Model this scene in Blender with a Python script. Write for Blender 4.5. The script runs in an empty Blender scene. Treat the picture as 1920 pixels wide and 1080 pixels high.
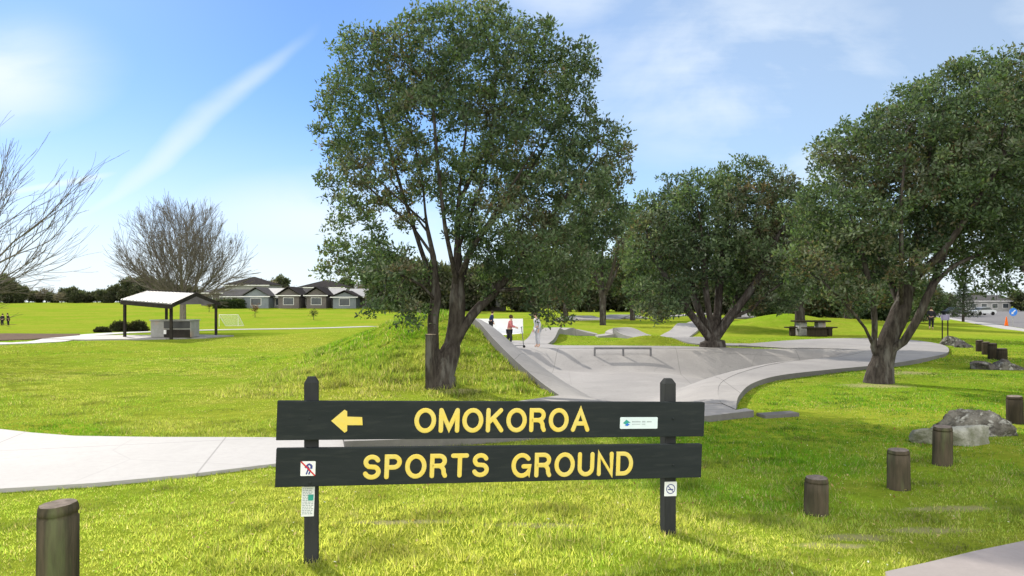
import bpy, math, random
import numpy as np
from mathutils import Vector, Matrix
from mathutils.geometry import delaunay_2d_cdt

random.seed(5); rng = np.random.default_rng(5)
S = bpy.context.scene; C = S.collection
F, HZ, CH = 1300.0, 570.0, 1.7          # focal length in px of a 1920 picture, horizon row, eye height

# ---------------------------------------------------------------- camera
cam = bpy.data.objects.new('camera', bpy.data.cameras.new('camera')); C.objects.link(cam)
cam.location = (0, 0, CH); cam.rotation_euler = (math.radians(90), 0, 0)
cam.data.sensor_width = 36; cam.data.lens = F/1920*36; cam.data.shift_y = (HZ-540)/1920
cam.data.clip_end = 9000; cam.data.clip_start = 0.05
S.camera = cam
# ---------------------------------------------------------------- light
SUN_AZ, SUN_EL = math.radians(-37), math.radians(33)
sdir = Vector((math.sin(SUN_AZ)*math.cos(SUN_EL), math.cos(SUN_AZ)*math.cos(SUN_EL), math.sin(SUN_EL)))
sl = bpy.data.lights.new('sun', 'SUN'); sl.energy = 3.6; sl.angle = math.radians(0.6); sl.color = (1, .93, .82)
so = bpy.data.objects.new('sun', sl); C.objects.link(so); so.rotation_euler = (-sdir).to_track_quat('-Z', 'Y').to_euler()
S.view_settings.view_transform = 'Standard'; S.view_settings.look = 'None'
S.view_settings.gamma = 1; S.view_settings.exposure = 0.85
S.render.engine = 'CYCLES'
try:
    S.cycles.max_bounces = 8; S.cycles.transparent_max_bounces = 8; S.cycles.use_denoising = True
except Exception: pass

W = bpy.data.worlds.new('World'); S.world = W; W.use_nodes = True
nt = W.node_tree; nt.nodes.clear()
def nd(t, kind, **kw):
    n = t.nodes.new(kind)
    for k, v in kw.items(): setattr(n, k, v)
    return n
def mth(t, op, a, b=None, c=None, clamp=False):
    n = t.nodes.new('ShaderNodeMath'); n.operation = op; n.use_clamp = clamp
    for i, v in enumerate((a, b, c)):
        if v is None: continue
        if isinstance(v, (int, float)): n.inputs[i].default_value = v
        else: t.links.new(v, n.inputs[i])
    return n.outputs[0]
def mrange(t, v, a, b, c=0., d=1., smooth=True):
    n = t.nodes.new('ShaderNodeMapRange'); n.interpolation_type = 'SMOOTHSTEP' if smooth else 'LINEAR'
    t.links.new(v, n.inputs[0])
    for i, q in enumerate((a, b, c, d)): n.inputs[i+1].default_value = q
    return n.outputs[0]
def mixc(t, f, a, b, mode='MIX'):
    n = t.nodes.new('ShaderNodeMix'); n.data_type = 'RGBA'; n.blend_type = mode
    for i, v in ((0, f), (6, a), (7, b)):
        if isinstance(v, (int, float)): n.inputs[i].default_value = v
        elif isinstance(v, tuple): n.inputs[i].default_value = (*v[:3], 1)
        else: t.links.new(v, n.inputs[i])
    return n.outputs[2]
def noise(t, vec, scale, detail=4, rough=.55, dist=0.):
    n = t.nodes.new('ShaderNodeTexNoise'); n.inputs['Scale'].default_value = scale
    n.inputs['Detail'].default_value = detail; n.inputs['Roughness'].default_value = rough
    n.inputs['Distortion'].default_value = dist
    if vec is not None: t.links.new(vec, n.inputs['Vector'])
    return n.outputs[0]
sky = nd(nt, 'ShaderNodeTexSky', sky_type='NISHITA'); sky.sun_disc = False
sky.sun_elevation = SUN_EL; sky.sun_rotation = SUN_AZ
sky.air_density = 1.0; sky.dust_density = 0.25; sky.ozone_density = 2.0; sky.altitude = 300
tc = nd(nt, 'ShaderNodeTexCoord'); sp = nd(nt, 'ShaderNodeSeparateXYZ'); nt.links.new(tc.outputs['Generated'], sp.inputs[0])
X_, Y_, Z_ = sp.outputs
yy = mth(nt, 'MAXIMUM', mth(nt, 'ABSOLUTE', Y_), .05)
U = mth(nt, 'DIVIDE', X_, yy); V = mth(nt, 'DIVIDE', Z_, yy)
cb = nd(nt, 'ShaderNodeCombineXYZ'); nt.links.new(U, cb.inputs[0]); nt.links.new(mth(nt, 'MULTIPLY', V, 1.8), cb.inputs[1])
UV = cb.outputs[0]
n1 = noise(nt, UV, 2.6, 7, .55, .35)
rot = nd(nt, 'ShaderNodeMapping'); rot.inputs['Rotation'].default_value = (0, 0, math.radians(-38)); rot.inputs['Scale'].default_value = (1.2, 7, 1)
nt.links.new(UV, rot.inputs[0]); n2 = noise(nt, rot.outputs[0], 2.2, 6, .6, .5)
def blob(u, v, ru, rv):
    a = mth(nt, 'DIVIDE', mth(nt, 'SUBTRACT', U, u), ru); b = mth(nt, 'DIVIDE', mth(nt, 'SUBTRACT', V, v), rv)
    d = mth(nt, 'SQRT', mth(nt, 'ADD', mth(nt, 'MULTIPLY', a, a), mth(nt, 'MULTIPLY', b, b)))
    return mrange(nt, d, 1, 0)
blobs = None
for b in ((-.74, .325, .22, .13), (.34, .34, .48, .30), (.55, .22, .45, .18), (.1, .45, .2, .1), (-.25, .12, .5, .12), (.85, .42, .3, .12)):
    o_ = blob(*b); blobs = o_ if blobs is None else mth(nt, 'MAXIMUM', blobs, o_)
cl = mth(nt, 'MULTIPLY', blobs, mrange(nt, mth(nt, 'ADD', mth(nt, 'MULTIPLY', n1, .85), mth(nt, 'MULTIPLY', n2, .12)), .30, .56, .35, 1.), clamp=True)
wob = mth(nt, 'MULTIPLY', mth(nt, 'SUBTRACT', noise(nt, UV, 1.7, 4, .5, .2), .5), .16)
ln = mth(nt, 'ABSOLUTE', mth(nt, 'ADD', mth(nt, 'SUBTRACT', V, mth(nt, 'MULTIPLY_ADD', U, .75, .607)), wob))
trail = mth(nt, 'MULTIPLY', mrange(nt, mth(nt, 'DIVIDE', ln, mrange(nt, mth(nt, 'ABSOLUTE', mth(nt, 'ADD', U, .50)), .22, .0, .55, 1.3)), .034, .0), mth(nt, 'MULTIPLY', mrange(nt, U, -.26, -.40), mrange(nt, n1, .25, .6, .6, 1.)))
ln2 = mth(nt, 'ABSOLUTE', mth(nt, 'ADD', mth(nt, 'SUBTRACT', V, mth(nt, 'MULTIPLY_ADD', U, .20, .305)), mth(nt, 'MULTIPLY', wob, .12)))
trail2 = mth(nt, 'MULTIPLY', mrange(nt, ln2, .012, .0), mrange(nt, U, -.53, -.62))
veil = mth(nt, 'MULTIPLY', mrange(nt, U, -.35, .35), .36)
cl = mth(nt, 'MAXIMUM', mth(nt, 'MAXIMUM', veil, mth(nt, 'MULTIPLY', cl, .86)), mth(nt, 'MAXIMUM', mth(nt, 'MULTIPLY', trail, .58), mth(nt, 'MULTIPLY', trail2, .7)))
haze = mrange(nt, Z_, .36, -.02, 0, .98)
cl = mth(nt, 'MAXIMUM', cl, mth(nt, 'MULTIPLY', haze, haze))
SKYT = mixc(nt, 1.0, sky.outputs[0], mixc(nt, mrange(nt, U, -.5, .45), (.47, .64, .89), (.50, .78, .96)), 'MULTIPLY')
skyc = mixc(nt, cl, SKYT, (6.0, 6.5, 6.95))
# bright cloud added to the unseen sky behind and overhead, as fill light
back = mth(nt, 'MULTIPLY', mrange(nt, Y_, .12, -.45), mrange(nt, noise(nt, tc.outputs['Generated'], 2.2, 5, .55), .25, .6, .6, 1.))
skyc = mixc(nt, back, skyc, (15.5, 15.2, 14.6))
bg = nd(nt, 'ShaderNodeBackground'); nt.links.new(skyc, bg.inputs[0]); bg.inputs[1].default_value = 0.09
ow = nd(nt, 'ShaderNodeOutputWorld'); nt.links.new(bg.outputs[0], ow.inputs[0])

# ---------------------------------------------------------------- helpers
def P(px, py, d): return Vector(((px-960)/F*d, d, CH-(py-HZ)/F*d))
def G(px, py, z=0.0):
    d = (CH-z)*F/(py-HZ); return ((px-960)/F*d, d)
def tag(o, label=None, cat=None, group=None, kind=None):
    for k, v in (('label', label), ('category', cat), ('group', group), ('kind', kind)):
        if v: o[k] = v
    return o
def empty(name, loc, label, cat, group=None, rz=0.0):
    o = bpy.data.objects.new(name, None); C.objects.link(o); o.location = loc; o.rotation_euler.z = rz
    o.empty_display_size = .2; return tag(o, label, cat, group)
def npmesh(name, v, f, mat, parent=None, col=None, smooth=False, k=None):
    """v (n,3); f (m,k) array or list of lists"""
    me = bpy.data.meshes.new(name); v = np.asarray(v, np.float32)
    if isinstance(f, np.ndarray):
        m, k = f.shape; me.vertices.add(len(v)); me.vertices.foreach_set('co', v.ravel())
        me.loops.add(m*k); me.loops.foreach_set('vertex_index', f.astype(np.int32).ravel())
        me.polygons.add(m); me.polygons.foreach_set('loop_start', np.arange(0, m*k, k, dtype=np.int32))
        me.polygons.foreach_set('loop_total', np.full(m, k, np.int32)); me.update(calc_edges=True)
    else:
        me.from_pydata([tuple(map(float, q)) for q in v], [], f); me.update()
    if col is not None:
        a = me.color_attributes.new('col', 'FLOAT_COLOR', 'POINT')
        c4 = np.ones((len(v), 4), np.float32); c4[:, :3] = col; a.data.foreach_set('color', c4.ravel())
    if smooth: me.polygons.foreach_set('use_smooth', np.ones(len(me.polygons), bool))
    me.materials.append(mat)
    o = bpy.data.objects.new(name, me); C.objects.link(o)
    if parent: o.parent = parent
    return o
class MB:
    def __init__(s): s.v = []; s.f = []
    def add(s, v, f):
        n = len(s.v); s.v += [tuple(q) for q in v]; s.f += [[i+n for i in q] for q in f]; return s
    def box(s, c, d, rz=0, bev=0.0, M=None):
        x, y, z = d[0]/2, d[1]/2, d[2]/2; b = min(bev, x*.9, y*.9, z*.9)
        R = Matrix.Rotation(rz, 3, 'Z') if M is None else M
        if b <= 0:
            vs = [(i*x, j*y, k*z) for k in (-1, 1) for j in (-1, 1) for i in (-1, 1)]
            fs = [[0, 2, 3, 1], [4, 5, 7, 6], [0, 1, 5, 4], [2, 6, 7, 3], [0, 4, 6, 2], [1, 3, 7, 5]]
        else:                                   # chamfered on all edges along z and at both ends
            def ring(xx, yy_, zz, cc): return [(xx, yy_-cc, zz), (xx-cc, yy_, zz), (-xx+cc, yy_, zz), (-xx, yy_-cc, zz), (-xx, -yy_+cc, zz), (-xx+cc, -yy_, zz), (xx-cc, -yy_, zz), (xx, -yy_+cc, zz)]
            vs = ring(x-b, y-b, -z, b*.5)+ring(x, y, -z+b, b)+ring(x, y, z-b, b)+ring(x-b, y-b, z, b*.5)
            fs = [[7, 6, 5, 4, 3, 2, 1, 0], [24+i for i in range(8)]]
            for r in range(3):
                for i in range(8): j = (i+1) % 8; fs.append([r*8+i, r*8+j, r*8+8+j, r*8+8+i])
        return s.add([Vector(c)+R @ Vector(q) for q in vs], fs)
    def tube(s, pts, rad, n=8, cap=True, flat=None):
        v, f = tube(pts, rad, n, cap, flat); return s.add(v, f)
    def poly(s, pts): return s.add(pts, [list(range(len(pts)))])
    def prism(s, outline, z0, z1, M=None):
        n = len(outline); M = M or (lambda q: q)
        v = [M((x, y, z0)) for x, y in outline]+[M((x, y, z1)) for x, y in outline]
        return s.add(v, [list(range(n))[::-1], [n+i for i in range(n)]]+[[i, (i+1) % n, n+(i+1) % n, n+i] for i in range(n)])
    def build(s, name, mat, parent=None, smooth=False): return npmesh(name, s.v, s.f, mat, parent, smooth=smooth)
def tube(pts, rad, n=8, cap=True, flat=None):
    pts = [Vector(p) for p in pts]; m = len(pts)
    if isinstance(rad, (int, float)): rad = [rad]*m
    T = [(pts[min(i+1, m-1)]-pts[max(i-1, 0)]).normalized() for i in range(m)]
    a = T[0].orthogonal().normalized(); v = []; f = []
    for i in range(m):
        a = (a-T[i]*a.dot(T[i])); a = a.normalized() if a.length > 1e-6 else T[i].orthogonal().normalized()
        b = T[i].cross(a)
        for k in range(n):
            t = 2*math.pi*k/n; v.append(pts[i]+(a*math.cos(t)+b*math.sin(t))*rad[i])
    for i in range(m-1):
        for k in range(n):
            j = (k+1) % n; f.append([i*n+k, i*n+j, i*n+n+j, i*n+n+k])
    if cap: f += [list(range(n))[::-1], [(m-1)*n+k for k in range(n)]]
    return v, f
def lathe(prof, n=16, c=(0, 0, 0)):
    v = []; f = []; c = Vector(c)
    for r, z in prof:
        for k in range(n): t = 2*math.pi*k/n; v.append(c+Vector((r*math.cos(t), r*math.sin(t), z)))
    for i in range(len(prof)-1):
        for k in range(n): j = (k+1) % n; f.append([i*n+k, i*n+j, i*n+n+j, i*n+n+k])
    f += [list(range(n))[::-1], [(len(prof)-1)*n+k for k in range(n)]]
    return v, f
def copy_tree(o, parent=None):
    c = o.copy(); C.objects.link(c)
    if parent: c.parent = parent
    for ch in list(o.children): copy_tree(ch, c)
    return c
def snoise(x, y, s, seed=0):
    r = np.random.default_rng(seed); out = np.zeros_like(x, dtype=float)
    for i in range(9):
        a = r.uniform(0, 2*np.pi); k = s*r.uniform(.5, 1.7); out += np.sin(k*(x*np.cos(a)+y*np.sin(a))+r.uniform(0, 6.28))
    return out/3.0                         # about -1.5 .. 1.5

# ---------------------------------------------------------------- materials
def new_mat(name):
    m = bpy.data.materials.new(name); m.use_nodes = True; t = m.node_tree; t.nodes.clear()
    o = t.nodes.new('ShaderNodeOutputMaterial'); return m, t, o
def pmat(name, c1, c2=None, scale=8., rough=.7, bump=0., bscale=None, metal=0., detail=5, stretch=None, c3=None, s3=1.0, f3=.5, bdist=.02):
    m, t, o = new_mat(name); b = t.nodes.new('ShaderNodeBsdfPrincipled'); t.links.new(b.outputs[0], o.inputs[0])
    b.inputs['Specular IOR Level'].default_value = .5 if rough < .5 else .15 if rough < .6 else 0.; b.inputs['Roughness'].default_value = rough; b.inputs['Metallic'].default_value = metal
    tcn = t.nodes.new('ShaderNodeTexCoord'); vec = tcn.outputs['Object']
    if stretch:
        mp = t.nodes.new('ShaderNodeMapping'); mp.inputs['Scale'].default_value = stretch; t.links.new(vec, mp.inputs[0]); vec = mp.outputs[0]
    n = noise(t, vec, scale, detail, .6)
    col = mixc(t, mrange(t, n, .32, .68), c1, c2 or tuple(q*.8 for q in c1))
    if c3: col = mixc(t, mrange(t, noise(t, vec, s3, 4, .6), .5, .68, 0, f3), col, c3)
    t.links.new(col, b.inputs['Base Color'])
    if bump:
        bn = t.nodes.new('ShaderNodeBump'); bn.inputs['Strength'].default_value = bump; bn.inputs['Distance'].default_value = bdist
        t.links.new(noise(t, vec, bscale or scale*3, 5, .65), bn.inputs['Height']); t.links.new(bn.outputs[0], b.inputs['Normal'])
    return m
def leafmat(name, trans=.35, gloss=.12, gr=.45, tint=(1.25, 1.35, .6)):
    m, t, o = new_mat(name)
    at = t.nodes.new('ShaderNodeAttribute'); at.attribute_name = 'col'
    d = t.nodes.new('ShaderNodeBsdfDiffuse'); tr = t.nodes.new('ShaderNodeBsdfTranslucent'); g = t.nodes.new('ShaderNodeBsdfGlossy')
    g.inputs['Roughness'].default_value = gr; g.inputs['Color'].default_value = (.7, .75, .7, 1)
    t.links.new(at.outputs['Color'], d.inputs[0]); t.links.new(mixc(t, 1.0, at.outputs['Color'], tint, 'MULTIPLY'), tr.inputs[0])
    m1 = t.nodes.new('ShaderNodeMixShader'); m1.inputs[0].default_value = trans; t.links.new(d.outputs[0], m1.inputs[1]); t.links.new(tr.outputs[0], m1.inputs[2])
    m2 = t.nodes.new('ShaderNodeMixShader'); m2.inputs[0].default_value = gloss; t.links.new(m1.outputs[0], m2.inputs[1]); t.links.new(g.outputs[0], m2.inputs[2])
    t.links.new(m2.outputs[0], o.inputs[0]); return m
M = {}
M['leaf'] = leafmat('leaf', .38, .02, .55)
M['blade'] = leafmat('grass blade', .55, .02, .6, (1.2, 1.15, .8))
M['bark'] = pmat('bark', (.075, .065, .057), (.035, .03, .027), 9, .9, .9, 22, stretch=(2, 2, .5), c3=(.17, .165, .15), s3=3, f3=.55)
M['bark_pale'] = pmat('pale bark', (.20, .18, .15), (.13, .115, .095), 9, .9, .3, 22, stretch=(2, 2, .5))
M['cut'] = pmat('cut wood', (.4, .33, .24), (.3, .25, .19), 14, .9)
M['board'] = pmat('dark painted board', (.025, .030, .031), (.030, .035, .036), 5, .6, .10, 90, stretch=(.3, 1, 3), c3=(.05, .055, .052), s3=14, f3=.3)
M['post'] = pmat('dark painted post', (.032, .034, .036), (.045, .047, .047), 9, .7, .2, 60, stretch=(1, 1, .2))
M['yellow'] = pmat('yellow paint', (.74, .56, .10), (.70, .57, .16), 14, .55, .1, 60)
M['white'] = pmat('white vinyl', (.78, .8, .81), (.7, .72, .74), 12, .45)
M['paleblue'] = pmat('pale vinyl', (.66, .76, .78), (.6, .7, .73), 12, .4)
M['teal'] = pmat('teal print', (.03, .25, .27), (.05, .35, .25), 30, .5)
M['ink'] = pmat('ink', (.03, .03, .05), None, 10, .6)
M['greyink'] = pmat('grey ink', (.35, .4, .42), None, 10, .6)
M['red'] = pmat('red print', (.6, .03, .03), None, 10, .5)
M['blueink'] = pmat('blue print', (.06, .07, .25), None, 10, .5)
M['wood'] = pmat('weathered post timber', (.105, .085, .06), (.055, .05, .035), 7, .9, .5, 30, stretch=(3, 3, .35), c3=(.13, .15, .07), s3=2.2, f3=.7)
M['woodtop'] = pmat('grey timber end', (.24, .2, .17), (.14, .12, .1), 22, .9, .5, 50)
M['wooddark'] = pmat('dark post timber', (.05, .042, .03), (.03, .026, .02), 9, .9, .4, 30, stretch=(3, 3, .4))
M['steel'] = pmat('painted steel', (.12, .12, .13), (.16, .16, .16), 10, .45, metal=.3)
M['roofsheet'] = pmat('pale roof sheet', (.34, .34, .335), (.27, .27, .265), 2, .5, c3=(.35, .34, .32), s3=1.5, f3=.4)
M['roofdark'] = pmat('dark roof', (.035, .033, .034), (.05, .046, .044), 2, .7)
M['roofgrey'] = pmat('grey roof', (.10, .097, .096), (.075, .073, .073), 2, .6)
M['trimdark'] = pmat('dark trim', (.03, .028, .025), (.045, .04, .035), 5, .7)
M['steelgrey'] = pmat('bench steel', (.30, .30, .29), (.24, .24, .23), 4, .5, c3=(.35, .2, .12), s3=1.5, f3=.5)
M['blackpanel'] = pmat('black panel', (.025, .026, .03), (.04, .04, .045), 6, .4)
M['rock'] = pmat('boulder', (.20, .19, .16), (.06, .055, .045), 6, .95, 1.0, 14, c3=(.42, .42, .37), s3=11, f3=.85, bdist=.06)
M['rock_smooth'] = pmat('pale boulder', (.38, .38, .33), (.22, .22, .18), 5, .95, 1.0, 14, c3=(.15, .16, .10), s3=6, f3=.75, bdist=.05)
M['rock_dark'] = pmat('dark boulder', (.13, .12, .11), (.045, .04, .04), 5, .95, 1., 12, c3=(.3, .3, .27), s3=7, f3=.7, bdist=.06)
M['skin'] = pmat('skin', (.55, .36, .27), (.5, .32, .24), 10, .6)
M['hair'] = pmat('hair', (.05, .035, .025), (.08, .055, .04), 30, .7)
M['pink'] = pmat('pink cloth', (.45, .13, .14), (.52, .2, .2), 12, .8)
M['black'] = pmat('dark cloth', (.02, .02, .025), (.035, .035, .04), 12, .8)
M['navy'] = pmat('navy cloth', (.02, .03, .09), (.03, .04, .1), 12, .8)
M['greycloth'] = pmat('pale grey cloth', (.42, .44, .48), (.5, .5, .53), 12, .8)
M['rubber'] = pmat('rubber', (.02, .02, .02), None, 10, .8)
M['hwhite'] = pmat('house render white', (.30, .30, .295), (.25, .25, .245), 1, .8)
M['hblue'] = pmat('house blue grey', (.21, .235, .255), (.17, .19, .21), 1, .8)
M['hbrown'] = pmat('house taupe', (.15, .135, .13), (.11, .10, .098), 1, .8)
M['brick'] = pmat('brick grey', (.14, .125, .12), (.10, .09, .088), 6, .85)
M['glass'] = pmat('window glass', (.03, .035, .04), (.06, .07, .08), .7, .12)
M['wpaint'] = pmat('white paint', (.75, .75, .74), (.68, .68, .67), 3, .5)
M['orange'] = pmat('orange plastic', (.75, .16, .02), (.65, .12, .02), 8, .6)
M['bluesign'] = pmat('blue sign', (.01, .17, .62), None, 5, .4)
M['tar'] = pmat('asphalt', (.20, .195, .2), (.15, .15, .155), 3, .9, .2, 60)
M['mulch'] = pmat('bark mulch', (.16, .12, .09), (.12, .09, .075), 6, .95)
def concrete_mat(name, a, b, stain, joints=None):
    m, t, o = new_mat(name); p = t.nodes.new('ShaderNodeBsdfPrincipled'); t.links.new(p.outputs[0], o.inputs[0])
    p.inputs['Roughness'].default_value = .8; p.inputs['Specular IOR Level'].default_value = .3
    g = t.nodes.new('ShaderNodeNewGeometry'); v = g.outputs['Position']
    c = mixc(t, mrange(t, noise(t, v, .7, 6, .6, .4), .35, .65), a, b)
    c = mixc(t, mrange(t, noise(t, v, 14, 5, .7), .3, .75, 0, .35), c, tuple(q*.78 for q in b))
    c = mixc(t, mrange(t, noise(t, v, 1.6, 7, .7, 1.), .55, .75, 0, .55), c, stain)
    if joints:
        s2 = t.nodes.new('ShaderNodeSeparateXYZ'); t.links.new(v, s2.inputs[0])
        ca, sa, step = joints
        u = mth(t, 'ADD', mth(t, 'MULTIPLY', s2.outputs[0], ca), mth(t, 'MULTIPLY', s2.outputs[1], sa))
        fr = mth(t, 'ABSOLUTE', mth(t, 'SUBTRACT', mth(t, 'FRACT', mth(t, 'DIVIDE', u, step)), .5))
        c = mixc(t, mrange(t, fr, .014/step, .005/step, 0, .65), c, tuple(q*.4 for q in a))
        u = mth(t, 'SUBTRACT', mth(t, 'MULTIPLY', s2.outputs[1], ca), mth(t, 'MULTIPLY', s2.outputs[0], sa)); step *= 1.4
        fr = mth(t, 'ABSOLUTE', mth(t, 'SUBTRACT', mth(t, 'FRACT', mth(t, 'DIVIDE', u, step)), .5))
        c = mixc(t, mrange(t, fr, .014/step, .005/step, 0, .65), c, tuple(q*.4 for q in a))
        vo = t.nodes.new('ShaderNodeTexVoronoi'); vo.feature = 'DISTANCE_TO_EDGE'; vo.inputs['Scale'].default_value = .35; t.links.new(v, vo.inputs['Vector'])
        c = mixc(t, mrange(t, vo.outputs['Distance'], .005, .001, 0, .16), c, tuple(q*.4 for q in a))
        c = mixc(t, mrange(t, noise(t, v, 5, 6, .8), .6, .75, 0, .3), c, tuple(q*.55 for q in b))
    t.links.new(c, p.inputs['Base Color'])
    bn = t.nodes.new('ShaderNodeBump'); bn.inputs['Strength'].default_value = .25; bn.inputs['Distance'].default_value = .01
    t.links.new(noise(t, v, 40, 4, .7), bn.inputs['Height']); t.links.new(bn.outputs[0], p.inputs['Normal'])
    return m
M['conc'] = concrete_mat('skate concrete', (.32, .305, .29), (.27, .257, .247), (.18, .172, .168), (.15, .99, 3.1))
M['concpale'] = concrete_mat('pale path concrete', (.365, .355, .345), (.34, .33, .32), (.30, .29, .28), (.97, .25, 2.6))
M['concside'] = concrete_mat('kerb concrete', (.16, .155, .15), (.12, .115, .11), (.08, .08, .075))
M['concwarm'] = concrete_mat('footpath concrete', (.33, .29, .275), (.29, .26, .245), (.23, .2, .19))

# ---------------------------------------------------------------- terrain
def catmull(pts, n=6, closed=False):
    pts = [np.array(p, float) for p in pts]; m = len(pts); out = []
    for i in range(m if closed else m-1):
        g = (lambda k: pts[k % m]) if closed else (lambda k: pts[min(max(k, 0), m-1)])
        p0, p1, p2, p3 = g(i-1), g(i), g(i+1), g(i+2)
        for j in range(n):
            t = j/n; out.append(.5*((2*p1)+(-p0+p2)*t+(2*p0-5*p1+4*p2-p3)*t*t+(-p0+3*p1-3*p2+p3)*t**3))
    if not closed: out.append(pts[-1])
    return out
def segdist(X, Y, poly, closed=True):
    """distance to polyline and value of its third coordinate there"""
    X = np.asarray(X, float); Y = np.asarray(Y, float)
    best = np.full(X.shape, 1e9); zz = np.zeros(X.shape); n = len(poly)
    for i in range(n if closed else n-1):
        a, b = poly[i], poly[(i+1) % n]; dx, dy = b[0]-a[0], b[1]-a[1]; L = dx*dx+dy*dy+1e-12
        t = np.clip(((X-a[0])*dx+(Y-a[1])*dy)/L, 0, 1); d = np.hypot(X-a[0]-t*dx, Y-a[1]-t*dy)
        m = d < best; best = np.where(m, d, best)
        if len(a) > 2: zz = np.where(m, a[2]+t*(b[2]-a[2]), zz)
    return best, zz
def inside(X, Y, poly):
    X = np.asarray(X, float); Y = np.asarray(Y, float); c = np.zeros(X.shape, bool); n = len(poly)
    for i in range(n):
        a, b = poly[i], poly[(i+1) % n]
        if a[1] == b[1]: continue
        c ^= ((a[1] > Y) != (b[1] > Y)) & (X < (b[0]-a[0])*(Y-a[1])/(b[1]-a[1])+a[0])
    return c
ss = lambda t: (lambda q: q*q*(3-2*q))(np.clip(t, 0, 1))
def g3(px, py, z): x, y = G(px, py, z); return (x, y, z)
ss_ = lambda t: (lambda q: q*q*(3-2*q))(min(1., max(0., t)))
RIDGE = [(.9, 12.4, .03), (.52, 13.4, .13), (0, 15, .37), (-.46, 17, .68), (-1.02, 19, 1.12), (-1.45, 20.8, 1.1), (-1.3, 23.2, .5), (-.7, 25.6, .06)]
RIBIN = [g3(1580, 668, .1), g3(1470, 679, .12), g3(1400, 695, .12), g3(1356, 714, .12), g3(1346, 735, .12), g3(1352, 756, .11)]
RLIP = [(x_-.0, y_, z_+.17*float(ss_(i_/2.))*float(ss_((7-i_)/1.5))) for i_, (x_, y_, z_) in enumerate(RIDGE)]
BOWL = catmull(RLIP, 4) + [np.array(p) for p in [(2.5, 26, .03), (6, 26, .03), (11.6, 25.8, .03)]] \
     + catmull([(12.6, 24.6, .05)]+RIBIN, 4) + [np.array((1.7, 11.25, .09))]
FLOOR = -.62
def bowl_z(X, Y):
    d, zb = segdist(X, Y, BOWL); t = ss(d/2.4)
    return zb*(1-t)+(FLOOR-.42*ss((X-4.5)/4))*t
rY = np.array([p[1] for p in RIDGE]); rX = np.array([p[0] for p in RIDGE]); rZ = np.array([p[2] for p in RIDGE])
def base_z(X, Y):
    X = np.asarray(X, float); Y = np.asarray(Y, float)
    left = ss((12-X)/30)
    prof = np.interp(Y, [40, 58, 78, 130, 200, 330], [0, -.3, -.75, 1.0, 2.1, 2.6])
    rprof = np.interp(Y, [32, 60, 110, 200, 600], [0, .3, .4, 0., .6])
    road = ss((X-20)/22)
    z = prof*left+(1-left)*rprof*(1-road)-.35*road*(1-left)*ss((Y-20)/30)
    # mound with the quarter pipe on its right flank
    xr = np.interp(Y, rY, rX); R = np.interp(Y, [10.5]+list(rY)+[28], [0]+list(rZ)+[0])
    dx = xr-X; z = z+R*np.where(dx > 0, 1.28*np.exp(-(np.maximum(dx-.9, 0)/3.1)**2)*(1-.22*np.exp(-(dx/.45)**2)), np.exp(-(dx/1.2)**2))
    # a second low mound behind, and small ones in the pump track
    for cx, cy, rx_, ry_, h in ((-7.2, 34, 4.5, 3., .45), (6.1, 30.6, 1.4, .9, .35), (18.2, 46, 3.5, 2.5, .9), (12.5, 42, 3, 2.2, .3), (1.5, 33, 2.2, 1.2, .3), (24, 52, 8, 3, .5)):
        z = z+h*np.exp(-((X-cx)/rx_)**2-((Y-cy)/ry_)**2)
    near = ss((60-Y)/40)*ss((Y-1)/4)
    mo = np.clip(R*np.exp(-(dx/3.3)**2), 0, 1)
    z = z+mo*(.06*snoise(X, Y, 3.5, 31)+.03*snoise(X, Y, 9., 32))*ss((dx-.15)/.5)
    z = z+.018*snoise(X, Y, 1.3, 3)*near+.03*snoise(X, Y, .35, 4)*ss((Y-8)/20)*near
    return z
def ground_z(X, Y):
    X = np.asarray(X, float); Y = np.asarray(Y, float)
    z = base_z(X, Y); m = inside(X, Y, BOWL)
    d, _ = segdist(X, Y, BOWL)
    return np.where(m, np.minimum(z, bowl_z(X, Y))-.3*ss(d/.35), z)
gz = lambda x, y: float(ground_z(np.array([x]), np.array([y]))[0])

def axis(lo, hi, step, far, grow=1.12):
    a = list(np.arange(lo, hi+1e-6, step)); s = step
    while a[-1] < far: s *= grow; a.append(a[-1]+s)
    return a
ys = axis(-12, 42, .22, 5000); xr_ = axis(0, 24, .22, 4000); xs = [-q for q in xr_[:0:-1]]+xr_
GX, GY = np.meshgrid(xs, ys); GZ = ground_z(GX.ravel(), GY.ravel())
nx, ny = len(xs), len(ys); idx = np.arange(nx*ny).reshape(ny, nx)
gf = np.stack([idx[:-1, :-1], idx[:-1, 1:], idx[1:, 1:], idx[1:, :-1]], -1).reshape(-1, 4)
gm, t, o = new_mat('lawn'); p = t.nodes.new('ShaderNodeBsdfPrincipled'); t.links.new(p.outputs[0], o.inputs[0])
p.inputs['Roughness'].default_value = 1; p.inputs['Specular IOR Level'].default_value = 0
g = t.nodes.new('ShaderNodeNewGeometry'); v = g.outputs['Position']
big = noise(t, v, .16, 4, .6); mid = noise(t, v, 1.1, 6, .65, .6); fine = noise(t, v, 17, 6, .75); tiny = noise(t, v, 60, 4, .8)
c = mixc(t, mrange(t, big, .35, .68), (.255, .285, .032), (.165, .275, .016))
c = mixc(t, mrange(t, mid, .48, .74, 0, .7), c, (.32, .31, .055))
c = mixc(t, mrange(t, fine, .5, .3, 0, .75), c, (.11, .15, .012))
c = mixc(t, mrange(t, tiny, .55, .8, 0, .6), c, (.40, .38, .08))
c = mixc(t, mrange(t, noise(t, v, .55, 5, .7, .8), .66, .76, 0, .6), c, (.36, .32, .16))
c = mixc(t, mrange(t, noise(t, v, 3.2, 6, .8, 1.2), .57, .40, 0, .55), c, (.13, .18, .014))
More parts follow.
